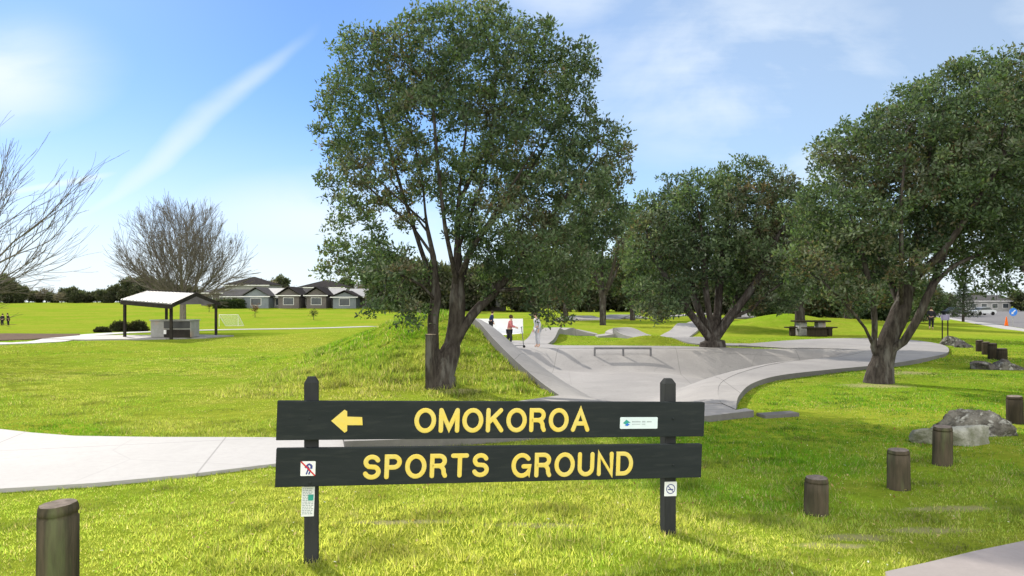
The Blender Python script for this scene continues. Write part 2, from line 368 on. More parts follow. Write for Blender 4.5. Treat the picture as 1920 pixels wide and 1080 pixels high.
WORN = [(*G(1745, 990), .42, .10), (*G(1610, 1003), .35, .10), (*G(1560, 1020), .3, .08), (*G(760, 985), .55, .07), (*G(1010, 990), .5, .08), (*G(1790, 950), .5, .10), (*G(860, 742), .55, .25), (*G(1640, 724), .9, .5), (*G(1690, 700), 1.1, .6)]
sw = t.nodes.new('ShaderNodeSeparateXYZ'); t.links.new(v, sw.inputs[0]); wm = None
for a_, b_, rx_, ry_ in WORN:
    p_ = mth(t, 'DIVIDE', mth(t, 'SUBTRACT', sw.outputs[0], a_), rx_*1.3); q_ = mth(t, 'DIVIDE', mth(t, 'SUBTRACT', sw.outputs[1], b_), ry_*1.3)
    d_ = mth(t, 'SUBTRACT', 1.0, mth(t, 'SQRT', mth(t, 'ADD', mth(t, 'MULTIPLY', p_, p_), mth(t, 'MULTIPLY', q_, q_)))); wm = d_ if wm is None else mth(t, 'MAXIMUM', wm, d_)
c = mixc(t, mrange(t, mth(t, 'ADD', wm, mth(t, 'MULTIPLY', mth(t, 'SUBTRACT', noise(t, v, 9, 5, .7), .5), 1.2)), .15, .7, 0, .7), c, (.33, .29, .16))
t.links.new(c, p.inputs['Base Color'])
bn = t.nodes.new('ShaderNodeBump'); bn.inputs['Strength'].default_value = .8; bn.inputs['Distance'].default_value = .04
t.links.new(fine, bn.inputs['Height']); t.links.new(bn.outputs[0], p.inputs['Normal'])
M['lawn'] = gm
ground = npmesh('ground', np.stack([GX.ravel(), GY.ravel(), GZ], 1), gf, gm, smooth=True); tag(ground, kind='structure')

def drape(name, outline, zf, mat, step=.35, skirt=.15, off=.0, sidemat=None, label=None, smooth=True):
    """a sheet over an outline in plan, with a vertical edge down to the ground"""
    P2 = [(float(q[0]), float(q[1])) for q in outline]; n = len(P2)
    dn = []
    for i in range(n):
        a, b = P2[i], P2[(i+1) % n]; L = math.hypot(b[0]-a[0], b[1]-a[1]); k = max(1, int(L/step))
        dn += [(a[0]+(b[0]-a[0])*j/k, a[1]+(b[1]-a[1])*j/k) for j in range(k)]
    xs_ = np.arange(min(q[0] for q in dn), max(q[0] for q in dn), step); ys_ = np.arange(min(q[1] for q in dn), max(q[1] for q in dn), step)
    A, B = np.meshgrid(xs_, ys_); A = A.ravel(); B = B.ravel()
    dd, _ = segdist(A, B, [(q[0], q[1]) for q in dn]); k = inside(A, B, dn) & (dd > step*.4)
    pts = [Vector(q) for q in dn]+[Vector((a, b)) for a, b in zip(A[k], B[k])]
    m = len(dn); r = delaunay_2d_cdt(pts, [(i, (i+1) % m) for i in range(m)], [list(range(m))], 1, 1e-5)
    V2 = np.array([tuple(q) for q in r[0]]); Z = zf(V2[:, 0], V2[:, 1])+off
    vs = np.column_stack([V2, Z]); fs = [list(q) for q in r[2]]
    cnt = {}
    for f_ in fs:
        for i in range(3):
            e = (f_[i], f_[(i+1) % 3]); cnt[e] = 1
    bd = [e for e in cnt if (e[1], e[0]) not in cnt]
    # top must face up
    a, b, c_ = (vs[i] for i in fs[0][:3])
    up = (b[0]-a[0])*(c_[1]-a[1])-(b[1]-a[1])*(c_[0]-a[0]) > 0
    if not up: fs = [q[::-1] for q in fs]; bd = [(b, a) for a, b in bd]
    nt_ = len(fs); vl = [tuple(q) for q in vs]
    if skirt:
        for a, b in bd:
            k0 = len(vl); va, vb = vl[a], vl[b]
            vl += [va, vb, (vb[0], vb[1], vb[2]-skirt), (va[0], va[1], va[2]-skirt)]; fs.append([k0+1, k0, k0+3, k0+2])
    o_ = npmesh(name, vl, fs, mat)
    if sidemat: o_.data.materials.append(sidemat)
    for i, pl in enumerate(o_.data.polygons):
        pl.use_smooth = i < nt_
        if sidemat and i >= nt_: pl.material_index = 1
    tag(o_, kind='structure')
    return o_
HARD = []            # outlines no grass grows on
def hard(o): HARD.append([(float(q[0]), float(q[1])) for q in o]); return o
# --- bowl
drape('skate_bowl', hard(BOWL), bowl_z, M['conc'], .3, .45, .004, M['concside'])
# --- ribbon deck and pad
OUT = [g3(1380, 767, .12), g3(1386, 741, .12), g3(1412, 718, .12), g3(1465, 703, .12), g3(1560, 693, .11), g3(1660, 684, .1), g3(1735, 673, .08), g3(1778, 660, .06), g3(1765, 646, .05),
       g3(1700, 637, .05), g3(1600, 634, .05), g3(1500, 637, .05), g3(1420, 643, .05), g3(1385, 647, .05)]
deck = catmull(OUT, 5)+[np.array(g3(1420, 650, .04)), np.array(g3(1480, 653.5, .04)), np.array((11.6, 25.8, .03)), np.array((12.6, 24.6, .05))] + catmull(RIBIN, 5)
deckref = [tuple(q) for q in deck]
def deck_z(X, Y): return np.interp(Y, [10, 20, 24, 32], [.115, .11, .05, .05])+.0*X
DECK2 = [tuple(q[:2]) for q in deck]
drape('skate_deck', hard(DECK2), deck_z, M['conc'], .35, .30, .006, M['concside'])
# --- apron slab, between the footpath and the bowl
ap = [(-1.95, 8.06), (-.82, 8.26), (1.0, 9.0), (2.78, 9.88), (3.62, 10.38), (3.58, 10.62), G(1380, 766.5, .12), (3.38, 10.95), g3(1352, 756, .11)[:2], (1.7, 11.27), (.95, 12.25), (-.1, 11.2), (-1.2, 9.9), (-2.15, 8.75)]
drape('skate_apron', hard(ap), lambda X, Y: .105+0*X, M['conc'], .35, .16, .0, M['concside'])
# small loose slab in the grass beside the apron
drape('kerb_slab', [(3.75, 10.25), (4.35, 10.5), (4.3, 10.72), (3.7, 10.5)], lambda X, Y: .05+0*X, M['concside'], .3, .1)
# --- back deck behind the bank
bd_ = [(-.7, 25.62), (2.5, 26.02), (6, 26.02), (9.0, 25.95), (6.6, 27.2), (4, 27.6), (1.8, 27.7), (1.2, 29.5), (-.2, 32.5), (-1.4, 31), (-1.6, 27.5)]
drape('skate_deck_rear', hard(bd_), lambda X, Y: .05+0*X, M['conc'], .5, .15, .0)
# --- footpath from the left
fp = [(-16, 10.8), (-10.5, 10.5), (-8, 9.9), G(0, 808), G(60, 815), G(140, 821.5), G(300, 824.5), G(520, 825.5), (-2.15, 8.75), (-1.95, 8.06), (-1.86, 7.62), G(520, 875), G(350, 896), G(180, 912), G(0, 923), (-6.5, 5.95), (-11, 5.6), (-16, 6.2)]
drape('footpath', hard(fp), lambda X, Y: base_z(X, Y)*.3+.035, M['concpale'], .35, .1)
# --- footpath in the near right corner
fp2 = [(2.2, 3.93), G(1660, 1082), G(1740, 1064), G(1830, 1042), G(1925, 1022), (5.2, 5.6), (9, 7.6), (11, 4), (6, 2.0), (1.0, 2.0), (.6, 3.2)]
drape('footpath_near', hard(fp2), lambda X, Y: .035+0*X, M['concwarm'], .35, .1)

def strip(name, pts, w, mat, thick=.06, follow=True, sub=6, structure=True):
    """ribbon along a centre line; each point (x, y, height over the ground)"""
    C_ = catmull(pts, sub); vs = []; fs = []; n = len(C_)
    L = []; R_ = []
    for i, q in enumerate(C_):
        a = C_[max(i-1, 0)]; b = C_[min(i+1, n-1)]; d = np.array([b[0]-a[0], b[1]-a[1]]); d /= np.linalg.norm(d)+1e-9
        nrm = np.array([-d[1], d[0]])*w/2; L.append((q[0]+nrm[0], q[1]+nrm[1])); R_.append((q[0]-nrm[0], q[1]-nrm[1]))
    for i in range(n):
        zc = max(gz(*L[i]), gz(*R_[i]), gz(C_[i][0], C_[i][1]))+C_[i][2]+.03
        vs += [(*L[i], zc), (*R_[i], zc), (*L[i], zc-thick-C_[i][2]-.25), (*R_[i], zc-thick-C_[i][2]-.25)]
    for i in range(n-1):
        k = 4*i; fs += [[k, k+1, k+5, k+4][::-1], [k+2, k, k+4, k+6], [k+1, k+3, k+7, k+5]]
    fs += [[0, 2, 3, 1], [4*n-4, 4*n-3, 4*n-1, 4*n-2]]
    HARD.append(L+R_[::-1]); o_ = npmesh(name, vs, fs, mat); tag(o_, kind='structure'); return o_
def gp(px, py, h=0, z=0): x, y = G(px, py, z); return (x, y, h)
strip('path', [(-60, 30, 0), (-40, 35, 0), gp(0, 645), gp(140, 631), gp(285, 621), gp(400, 615), gp(600, 610), gp(700, 606)], 1.5, M['concpale'])
strip('pump_track', [gp(1000, 647, .02), gp(1035, 634, .28), gp(1062, 630, .34), gp(1120, 630, .02)], 1.2, M['conc'], sub=8)
strip('pump_track', [gp(1118, 632, .02), gp(1140, 632, .10), gp(1163, 632, .42), gp(1195, 634, .12), gp(1260, 639, .02), gp(1330, 645, .02), gp(1400, 647, .02)], 1.5, M['conc'], sub=8)
strip('pump_track', [gp(1262, 634, .02), gp(1285, 625, .08), gp(1305, 619, .14), gp(1340, 611, .2), gp(1360, 606, .1)], 1.5, M['conc'], sub=8)
strip('pump_track', [gp(1140, 605, .05), gp(1165, 602, .3), gp(1195, 604, .05)], 2.2, M['conc'], sub=8)
strip('pump_track', [gp(1060, 606, .03), gp(1085, 603, .3), gp(1110, 606, .03)], 2.2, M['conc'], sub=8)
strip('pump_track', [gp(1250, 600, .03), gp(1290, 597, .1), gp(1330, 594, .2)], 1.6, M['conc'], sub=8)
strip('pump_track', [gp(1396, 604, .1), gp(1390, 599, .4), gp(1398, 594, .7)], 2.2, M['conc'], sub=8)
# --- road at the far right with its pale kerb path
rd = lambda X, Y: base_z(X, Y)+.04
drape('road', hard([(36, 44), (29, 30), (48, 30), (130, 140), (190, 260), (165, 265), (78, 130)]), rd, M['tar'], 5, .5)
strip('kerb', [(26.6, 30, 0), (34.3, 44, 0), (53, 80, 0), (77, 128, 0)], 1.5, M['concpale'], sub=10)
# bark bed left of the path
drape('bark_bed', hard([gp(-60, 641)[:2], gp(60, 637)[:2], gp(150, 629.5)[:2], gp(150, 627)[:2], gp(60, 628)[:2], gp(-80, 629)[:2]]), base_z, M['mulch'], .6, .05, .05)

# ---------------------------------------------------------------- grass
def ok(x, y):
    m = np.ones(x.shape, bool)
    for h in HARD:
        a = np.array(h); q = (x > a[:, 0].min()) & (x < a[:, 0].max()) & (y > a[:, 1].min()) & (y < a[:, 1].max())
        if q.any(): m[q] &= ~inside(x[q], y[q], h)
    return m
def worn(x, y):
    w = np.zeros(x.shape)
    for a, b, rx, ry in WORN: w = np.maximum(w, 1-np.sqrt(((x-a)/rx)**2+((y-b)/ry)**2))
    return np.clip((w+.22*snoise(x, y, 14, 51))*2.2, 0, 1)
def blades(n, y0, y1, w, h, power=1.0, spread=.86, rule=None, pts=None):
    if pts is None:
        y = (rng.uniform(0, 1, n)*(y1**power-y0**power)+y0**power)**(1/power); x = rng.uniform(-1, 1, n)*(y*spread+.5)
    else: x, y = pts
    m = ok(x, y); x = x[m]; y = y[m]; n = len(x)
    patch = snoise(x, y, 1.1, 11)+.6*snoise(x, y, 4.2, 12); bare = snoise(x, y, .9, 13)+.5*snoise(x, y, 3.3, 17)
    keep = rng.uniform(0, 1, n) > np.maximum(np.clip((bare-1.1)*1.3, 0, .85), .78*worn(x, y)); x, y, patch, bare = (q[keep] for q in (x, y, patch, bare)); n = len(x)
    z = ground_z(x, y)-.004
    hh = h*rng.uniform(.5, 1.25, n)*(1+.35*np.clip(patch, -1.2, 1.4)); ww = w*rng.uniform(.7, 1.3, n)
    a = rng.uniform(0, 2*np.pi, n); lean = rng.uniform(.1, .95, n)*hh; b = a+rng.uniform(-2.2, 2.2, n)
    base = np.column_stack([x, y, z]); side = np.column_stack([np.cos(a), np.sin(a), 0*a])*ww[:, None]/2
    tip = base+np.column_stack([np.cos(b)*lean, np.sin(b)*lean, hh])
    v = np.empty((n*3, 3)); v[0::3] = base-side; v[1::3] = base+side; v[2::3] = tip
    f = np.arange(n*3).reshape(-1, 3)
    yel = np.clip(.5+.33*snoise(x, y, .55, 21)+.25*snoise(x, y, 2.6, 23)+rng.normal(0, .22, n)+.14-.60*ss((x-.3)/2.2)*ss((y-5.0)/2), 0, 1)[:, None]
    c1 = np.array([.15, .33, .012]); c2 = np.array([.42, .45, .10]); c = c1*(1-yel)+c2*yel
    dry = (rng.uniform(0, 1, n) < .05+.12*np.clip(bare, 0, 1))[:, None]; c = np.where(dry, np.array([.52, .47, .22]), c)
    c *= rng.uniform(.55, 1.3, n)[:, None]*(1+.45*np.clip((9-y)/4, 0, 1)*(1-.6*ss((x-1.5)/2)))[:, None]*(1-.38*np.clip(snoise(x*.8, y*2.0, 5.0, 41)-.15, 0, 1.2))[:, None]
    return v, f, np.repeat(c, 3, 0)
def cluster(n, k, y0, y1, r, power=2.0, spread=.86):
    y = (rng.uniform(0, 1, n)*(y1**power-y0**power)+y0**power)**(1/power); x = rng.uniform(-1, 1, n)*(y*spread+.5)
    return (np.repeat(x, k)+rng.normal(0, r, n*k), np.repeat(y, k)+rng.normal(0, r, n*k))
_n = 900; mx = rng.uniform(-5.5, .6, _n); my = rng.uniform(12.3, 20.5, _n); mound_pts = (np.repeat(mx, 34)+rng.normal(0, .09, _n*34), np.repeat(my, 34)+rng.normal(0, .07, _n*34))
BL = [blades(230000, 2.6, 9, .0075, .028, 1.6), blades(200000, 8.5, 17, .014, .022, 1.7), blades(130000, 16, 34, .03, .026, 1.7),
      blades(0, 0, 0,   .0085, .044, pts=cluster(5200, 20, 3, 10, .03)), blades(0, 0, 0, .016, .036, pts=cluster(4200, 18, 9, 22, .06)),
      blades(0, 0, 0, .018, .10, pts=mound_pts)]
vv = []; ff = []; cc = []; k0 = 0
for v, f, c in BL: vv.append(v); ff.append(f+k0); cc.append(c); k0 += len(v)
gr = npmesh('grass', np.concatenate(vv), np.concatenate(ff), M['blade'], col=np.concatenate(cc))
def litter(n, col, sz, name, lab, xr=(-2.6, 5.5), yr=(3.6, 9.5)):
    x = rng.uniform(*xr, n); y = rng.uniform(*yr, n); m = ok(x, y); x, y = x[m], y[m]; n = len(x); c0 = np.column_stack([x, y, ground_z(x, y)+rng.uniform(.015, .03, n)])
    a = rng.normal(size=(n, 3))*np.array([1, 1, .35]); a /= np.linalg.norm(a, axis=1)[:, None]; b = np.cross(a, np.array([0, .2, 1.])); b /= np.linalg.norm(b, axis=1)[:, None]; L = sz*rng.uniform(.6, 1.4, (n, 1))
    v = np.empty((n*4, 3)); v[0::4] = c0-a*L; v[1::4] = c0+b*L*.5; v[2::4] = c0+a*L; v[3::4] = c0-b*L*.5+np.array([0, 0, .004])
    cc_ = np.array(col)[rng.integers(0, len(col), n)]; o_ = npmesh(name, v, np.arange(n*4).reshape(-1, 4), M['leaf'], col=np.repeat(cc_, 4, 0)); tag(o_, lab, 'litter', kind='stuff')
litter(520, [(.30, .17, .07), (.40, .27, .12), (.22, .12, .06), (.55, .42, .2)], .019, 'fallen_leaves', 'dry brown fallen leaves scattered in the near grass')
litter(260, [(.75, .76, .7), (.8, .78, .6)], .010, 'daisies', 'tiny white daisies dotted in the near grass', (-3.4, 5), (3.4, 8.5))
tag(gr, 'short yellow green lawn grass with longer tufts around the sign and posts', 'grass', kind='stuff')

# ---------------------------------------------------------------- trees
class Skel:
    def __init__(s): s.p = []; s.par = []; s.fix = []
    def limb(s, pts, start=-1, sub=4):
        """hand-placed limb; start = index of the node it leaves from"""
        c = catmull(pts, sub); last = start; ids = []
        for q in c:
            s.p.append(np.array(q[:3], float)); s.par.append(last); last = len(s.p)-1; ids.append(last)
        return ids
def colonize(sk, attr, step, infl, kill, iters, jit=.12, up=.0, mind=.0, seed=1):
    r = np.random.default_rng(seed); A = np.array(attr); pos = [np.array(q) for q in sk.p]; par = list(sk.par); nch = {}
    Pn = np.array(pos); D = np.linalg.norm(A[:, None]-Pn[None], axis=2); near = D.argmin(1); nd_ = D.min(1)
    alive = nd_ > kill; stuck = np.zeros(len(A))
    for it in range(iters):
        act = np.where(alive & (nd_ < infl))[0]
        if len(act) == 0: break
        new = []
        for n_ in np.unique(near[act]):
            if nch.get(n_, 0) >= 4: 
                k = act[near[act] == n_]; stuck[k] += 1; continue
            k = act[near[act] == n_]; v = A[k]-pos[n_]; v /= np.linalg.norm(v, axis=1)[:, None]+1e-9
            d = v.sum(0); L = np.linalg.norm(d)
            if L < 1e-3: d = r.normal(size=3); L = np.linalg.norm(d)
            d = d/L
            if par[n_] >= 0:
                t_ = pos[n_]-pos[par[n_]]; d = d+.35*t_/(np.linalg.norm(t_)+1e-9)
            d = d+r.normal(0, jit, 3); d[2] += up; d /= np.linalg.norm(d)
            new.append((n_, pos[n_]+d*step)); nch[n_] = nch.get(n_, 0)+1
        if not new: break
        b0 = len(pos)
        for n_, q in new: pos.append(q); par.append(n_)
        NP = np.array([q for _, q in new]); al = np.where(alive)[0]
        D = np.linalg.norm(A[al][:, None]-NP[None], axis=2); j = D.argmin(1); dm = D.min(1); b = dm < nd_[al]
        nd_[al[b]] = dm[b]; near[al[b]] = b0+j[b]
        alive &= (nd_ > kill) & (stuck < 3)
    sk.p = pos; sk.par = par; return sk
def skin_skeleton(sk, tip, expo, minlen=0):
    n = len(sk.p); r = np.zeros(n); ch = [[] for _ in range(n)]
    for i in range(n):
        if sk.par[i] >= 0: ch[sk.par[i]].append(i)
    order = list(range(n))[::-1]
    for i in order:
        r[i] = (sum(r[c]**expo for c in ch[i]))**(1/expo) if ch[i] else tip
    return r, ch
def tubes(sk, r, ch, sides=(9, 6, 4, 3), cut=0, thr=(.08, .03, .015), bump=.0):
    V = []; Fq = []; stack = [i for i in range(len(sk.p)) if sk.par[i] < 0]; rr = random.Random(3)
    heads = [(i, None) for i in stack]; out = MB()
    while heads:
        i, pa = heads.pop(); chain = [] if pa is None else [pa]; cur = i
        while True:
            chain.append(cur)
            if not ch[cur]: break
            cs = sorted(ch[cur], key=lambda q: -r[q])
            for c_ in cs[1:]: heads.append((c_, cur))
            cur = cs[0]
        if len(chain) < 2 or r[chain[1]] < cut: continue
        rad = [r[q] for q in chain]
        if pa is not None: rad[0] = min(rad[0], rad[1]*1.25)
        m_ = max(rad); s_ = sides[0] if m_ > thr[0] else sides[1] if m_ > thr[1] else sides[2] if m_ > thr[2] else sides[3]
        pts = [sk.p[q] for q in chain]
        v, f = tube(pts, rad, s_, False)
        out.add(v, f)
    return out
def leaves(cent, per, size, spread, cols, seed=2, aspect=.45, flat=.3, up=.25):
    """leaf clusters round each centre; cols = list of (colour, weight)"""
    r = np.random.default_rng(seed); n = len(cent); c = np.repeat(np.asarray(cent), per, 0); m = len(c)
    d = r.normal(size=(m, 3)); d /= np.linalg.norm(d, axis=1)[:, None]; d[:, 2] += up
    c = c+d*spread*r.uniform(.15, 1, (m, 1))
    ax = d+r.normal(0, .6, (m, 3)); ax /= np.linalg.norm(ax, axis=1)[:, None]
    s_ = np.cross(ax, r.normal(size=(m, 3))); s_ /= np.linalg.norm(s_, axis=1)[:, None]+1e-9
    L = size*r.uniform(.6, 1.3, (m, 1)); w = L*aspect/2; nn = np.cross(ax, s_)
    v = np.empty((m*4, 3)); v[0::4] = c; v[1::4] = c+ax*L*.5+s_*w+nn*L*.08; v[2::4] = c+ax*L; v[3::4] = c+ax*L*.5-s_*w+nn*L*.08
    f = np.arange(m*4).reshape(-1, 4)
    C0 = np.array([q for q, _ in cols]); wt = np.array([q for _, q in cols], float); wt /= wt.sum()
    ce = np.asarray(cent, float); q = np.zeros(n); fr = 9./(np.ptp(ce[:, 0])+.1)
    for i in range(8): kk = r.normal(size=3); kk *= fr*r.uniform(.8, 2.6)/np.linalg.norm(kk); q += np.sin(ce @ kk+r.uniform(0, 6.28))
    rank = np.argsort(np.argsort(q+r.normal(0, 1.0, n)))/max(1, n); kc = C0[np.searchsorted(np.cumsum(wt), rank*.999)]; kc = np.repeat(kc, per, 0)
    kl = C0[r.choice(len(cols), m, p=wt)]; mixk = .35
    col = (kc*(1-mixk)+kl*mixk)*r.uniform(.6, 1.35, (m, 1))
    return v, f, np.repeat(col, 4, 0)
POHU = [((.034, .056, .036), 2.2), ((.058, .095, .046), 3.6), ((.088, .138, .058), 3.2), ((.135, .18, .10), 2.1), ((.18, .20, .15), 1.1), ((.115, .095, .06), 1.0), ((.18, .11, .065), .3)]
def crown_attr(blobs, n, seed, shell=.45):
    """points in ellipsoids (x,y,z,rx,ry,rz,weight), denser near each one's outside"""
    n0 = n; n = int(n*1.7); r = np.random.default_rng(seed); w = np.array([b[6]*b[3]*b[4]*b[5] for b in blobs]); k = r.choice(len(blobs), n, p=w/w.sum())
    B = np.array(blobs)[k]; d = r.normal(size=(n, 3)); d /= np.linalg.norm(d, axis=1)[:, None]
    rad = r.uniform(shell**3, 1, n)**(1/3)
    A = B[:, :3]+d*rad[:, None]*B[:, 3:6]; fr = 5.0/np.mean(B[:, 5]); q = np.zeros(n)
    for i in range(8): kk = r.normal(size=3); kk *= fr*r.uniform(.7, 1.6)/np.linalg.norm(kk); q += np.sin(A @ kk+r.uniform(0, 6.28))
    return A[np.argsort(-q+r.normal(0, .7, n))[:n0]]
def px_blobs(lst, D):
    """(px, py, radius in px across, up, depth offset, depth radius m, weight) -> metres"""
    out = []
    for x, y, rx, rz, dd, ry, w in lst:
        q = P(x, y, D+dd); s_ = (D+dd)/F; out.append((q.x, q.y, q.z, rx*s_, ry, rz*s_, w))
    return out
def trunk_flare(mb, base, r): pass
def make_tree(name, label, cat, base, limbs, blobs, natt, step, infl, kill, tip, expo, leaf=None, group=None, seed=1, jit=.12, up=0., bark='bark', scale_r=1.0, iters=120, shell=.45, minr=None, leafn=None, sides=(10, 6, 4, 3), stub=None, clump=None):
    root = empty(name, base, label, cat, group); b = np.array(base)
    sk = Skel(); sk.limb(limbs[0], -1)
    for l in limbs[1:]:
        q = np.array(l[0]); j = int(np.argmin([np.linalg.norm(np.array(p_)-q) for p_ in sk.p])); sk.limb(l[1:], j)
    nman = len(sk.p)
    colonize(sk, crown_attr(blobs, natt, seed, shell), step, infl, kill, iters, jit, up, seed=seed)
    r, ch = skin_skeleton(sk, tip, expo); r *= 1.0
    sc = scale_r/r[0] if scale_r else 1.0; r = tip+(r-tip)*(sc if scale_r else 1)
    # butt flare near the ground
    for i in range(len(sk.p)):
        hgt = sk.p[i][2]-b[2]
        if leaf and nman > 40: r[i] *= 1-.38*float(ss((hgt-1.3*b[1]/13)/(2.6*b[1]/13)))
        hf = .035*b[1]+.05
        if i < nman and hgt < hf and b[1] < 40: r[i] *= 1+.32*max(0, 1-hgt/hf)**1.5
    sk.p = [np.array(q)-b for q in sk.p]
    mb = tubes(sk, r, ch, sides)
    mb.build('trunk', M[bark], root, smooth=True)
    if leaf:
        per, size, spread, cols, lthr = leaf
        ids = [i for i in range(nman, len(sk.p)) if len(ch[i]) == 0 or r[i] < lthr]; print(name, 'sites', len(ids), 'leaves', len(ids)*per)
        ce = np.array([sk.p[i] for i in ids])
        if clump:
            dmin, nper, rad_ = clump; rr_ = np.random.default_rng(seed+5); sel = []; od = rr_.permutation(len(ce)); grid = {}
            for i_ in od:
                q_ = ce[i_]; key = tuple((q_/dmin).astype(int)); bad = False
                for dx_ in (-1, 0, 1):
                    for dy_ in (-1, 0, 1):
                        for dz_ in (-1, 0, 1):
                            for w_ in grid.get((key[0]+dx_, key[1]+dy_, key[2]+dz_), ()):
                                if ((w_-q_)**2).sum() < dmin*dmin: bad = True
                if not bad: sel.append(q_); grid.setdefault(key, []).append(q_)
            sel = np.array(sel); n1_ = len(sel)
            v1, f1, c1_ = leaves(ce, max(3, int(per*.36)), size, spread, cols, seed); 
            # each clump: small rosettes spread over a flattened ball
            m_ = nper//9; dd_ = rr_.normal(size=(n1_*m_, 3)); dd_ /= np.linalg.norm(dd_, axis=1)[:, None]; dd_ *= rr_.uniform(.25, 1, (n1_*m_, 1))**.5*rad_*np.repeat(rr_.uniform(.7, 1.35, n1_), m_)[:, None]; dd_[:, 2] *= .62
            sub = np.repeat(sel, m_, 0)+dd_; v2, f2, c2_ = leaves(sub, 9, size, size*1.0, cols, seed+1, up=.5)
            v = np.concatenate([v1, v2]); f = np.concatenate([f1, f2+len(v1)]); c = np.concatenate([c1_, c2_])
        else: v, f, c = leaves(ce, per, size, spread, cols, seed)
        npmesh('crown', v, f, M['leaf'], root, col=c)
    return root

# main pohutukawa behind the sign
D0 = 13.3; bx, by = P(828, 738, D0).x, D0; bz = gz(bx, by)
L_ = lambda *q: [tuple(P(x, y, D0+d)) for x, y, d in q]
main_l = [
    [(bx, by, bz-.15)]+L_((828, 735, 0), (828, 705, 0), (830, 680, 0)),
    L_((824, 695, 0), (813, 655, -.05), (812, 600, 0), (818, 550, 0), (812, 480, -.1), (800, 420, -.1), (790, 330, -.3), (770, 240, -.5)),
    L_((832, 695, 0), (846, 655, .1), (856, 600, .15), (858, 540, .1), (858, 470, .1), (860, 380, 0), (870, 280, .1), (880, 190, .2)),
    L_((846, 655, 0), (866, 620, .1), (890, 585, .2), (930, 545, .4), (975, 500, .6), (1030, 440, .8)),
    L_((822, 550, 0), (780, 500, .3), (730, 470, .6), (690, 455, .8)),
    L_((824, 560, 0), (790, 535, -.5), (750, 515, -.9), (720, 505, -1.3)),
    L_((852, 520, 0), (890, 460, -.6), (940, 380, -1.0), (990, 300, -1.2)),
    L_((848, 560, .1), (880, 470, .9), (930, 360, 1.3), (960, 240, 1.4)),
    L_((806, 440, 0), (760, 380, .8), (720, 310, 1.1), (700, 240, 1.1)),
    L_((930, 545, .4), (985, 540, .0), (1040, 520, -.3)),
    L_((800, 420, -.1), (745, 370, -.9), (690, 320, -1.2)),
    L_((818, 550, 0), (790, 470, .5), (745, 330, .9), (705, 190, 1.0), (694, 140, 1.0)),
    L_((858, 540, .1), (835, 430, -.7), (820, 300, -1.0), (810, 160, -1.0)),
    L_((858, 470, .1), (905, 340, -.1), (925, 220, -.3), (930, 130, -.4)),
    L_((880, 470, .9), (960, 370, 1.0), (1030, 260, .9), (1075, 150, .7)),
    L_((930, 545, .4), (1010, 440, .0), (1075, 350, -.3), (1120, 290, -.3)),
    L_((812, 480, -.1), (770, 420, .4), (690, 350, .5), (640, 290, .4)),
    L_((860, 380, 0), (900, 300, .2), (960, 200, .2), (990, 150, 0)),
]
# (px, py, r across, r up, depth off, depth radius, weight)
main_b = px_blobs([
    (692, 118, 60, 56, 0, 1.1, 1.6), (1072, 138, 55, 55, 0, 1.0, 1.6), (870, 66, 60, 40, 0, .9, 1.3),
    (890, 128, 195, 88, 0, 2.0, 1.7), (740, 140, 100, 84, 0, 1.5, 1.4), (1040, 170, 74, 100, 0, 1.5, 1.5), (900, 70, 105, 42, 0, 1.2, 1.0),
    (690, 220, 90, 90, 0, 1.6, .9), (650, 270, 55, 60, .2, 1.0, 1.0), (700, 340, 95, 75, 0, 1.9, .55), (840, 270, 120, 120, 0, 2.2, .35), (1000, 290, 115, 95, 0, 2.0, 1.1),
    (1110, 300, 75, 75, 0, 1.5, 1.1), (1060, 390, 115, 75, 0, 2.1, .9), (930, 420, 95, 80, 0, 2.1, .5), (700, 430, 75, 55, .1, 1.5, .55),
    (665, 490, 58, 45, .3, 1.2, .9), (720, 510, 80, 50, -.8, 1.1, .7), (740, 585, 60, 40, -.9, .8, .65), (1010, 480, 120, 60, 0, 1.7, 1.0), (1035, 555, 60, 45, -.2, 1.0, 1.5), (1022, 600, 30, 22, -.2, .6, 2.2), (1120, 400, 60, 70, .3, 1.2, .8), (1060, 480, 60, 60, -.3, 1.2, 1.0), (900, 500, 60, 50, .6, 1.2, .35)], D0)
mt = make_tree('pohutukawa_tree', 'tall open crowned tree with several stems directly behind the dark sign', 'tree', (bx, by, bz), main_l, main_b, 6200, .15, 1.3, .18, .0035, 1.72,
          (22, .080, .15, POHU, .0095), 'broad leaved trees round the skate park', 11, .16, .03, scale_r=.23, iters=150, shell=.45, clump=(.33, 108, .21))
stb = MB(); q0 = P(812, 730, D0-.12); q1 = P(808, 627, D0-.2); stb.tube([q0-Vector((bx, by, bz)), P(809, 680, D0-.17)-Vector((bx, by, bz)), q1-Vector((bx, by, bz))], [.15, .12, .105], 12)
sb = stb.build('sawn_limb', M['bark'], mt, smooth=False)
cutm = MB(); cutm.add(*lathe([(.1, 0), (.1, .008)], 14, q1-Vector((bx, by, bz))+Vector((0, 0, -.002)))); cutm.build('cut_face', M['cut'], sb)

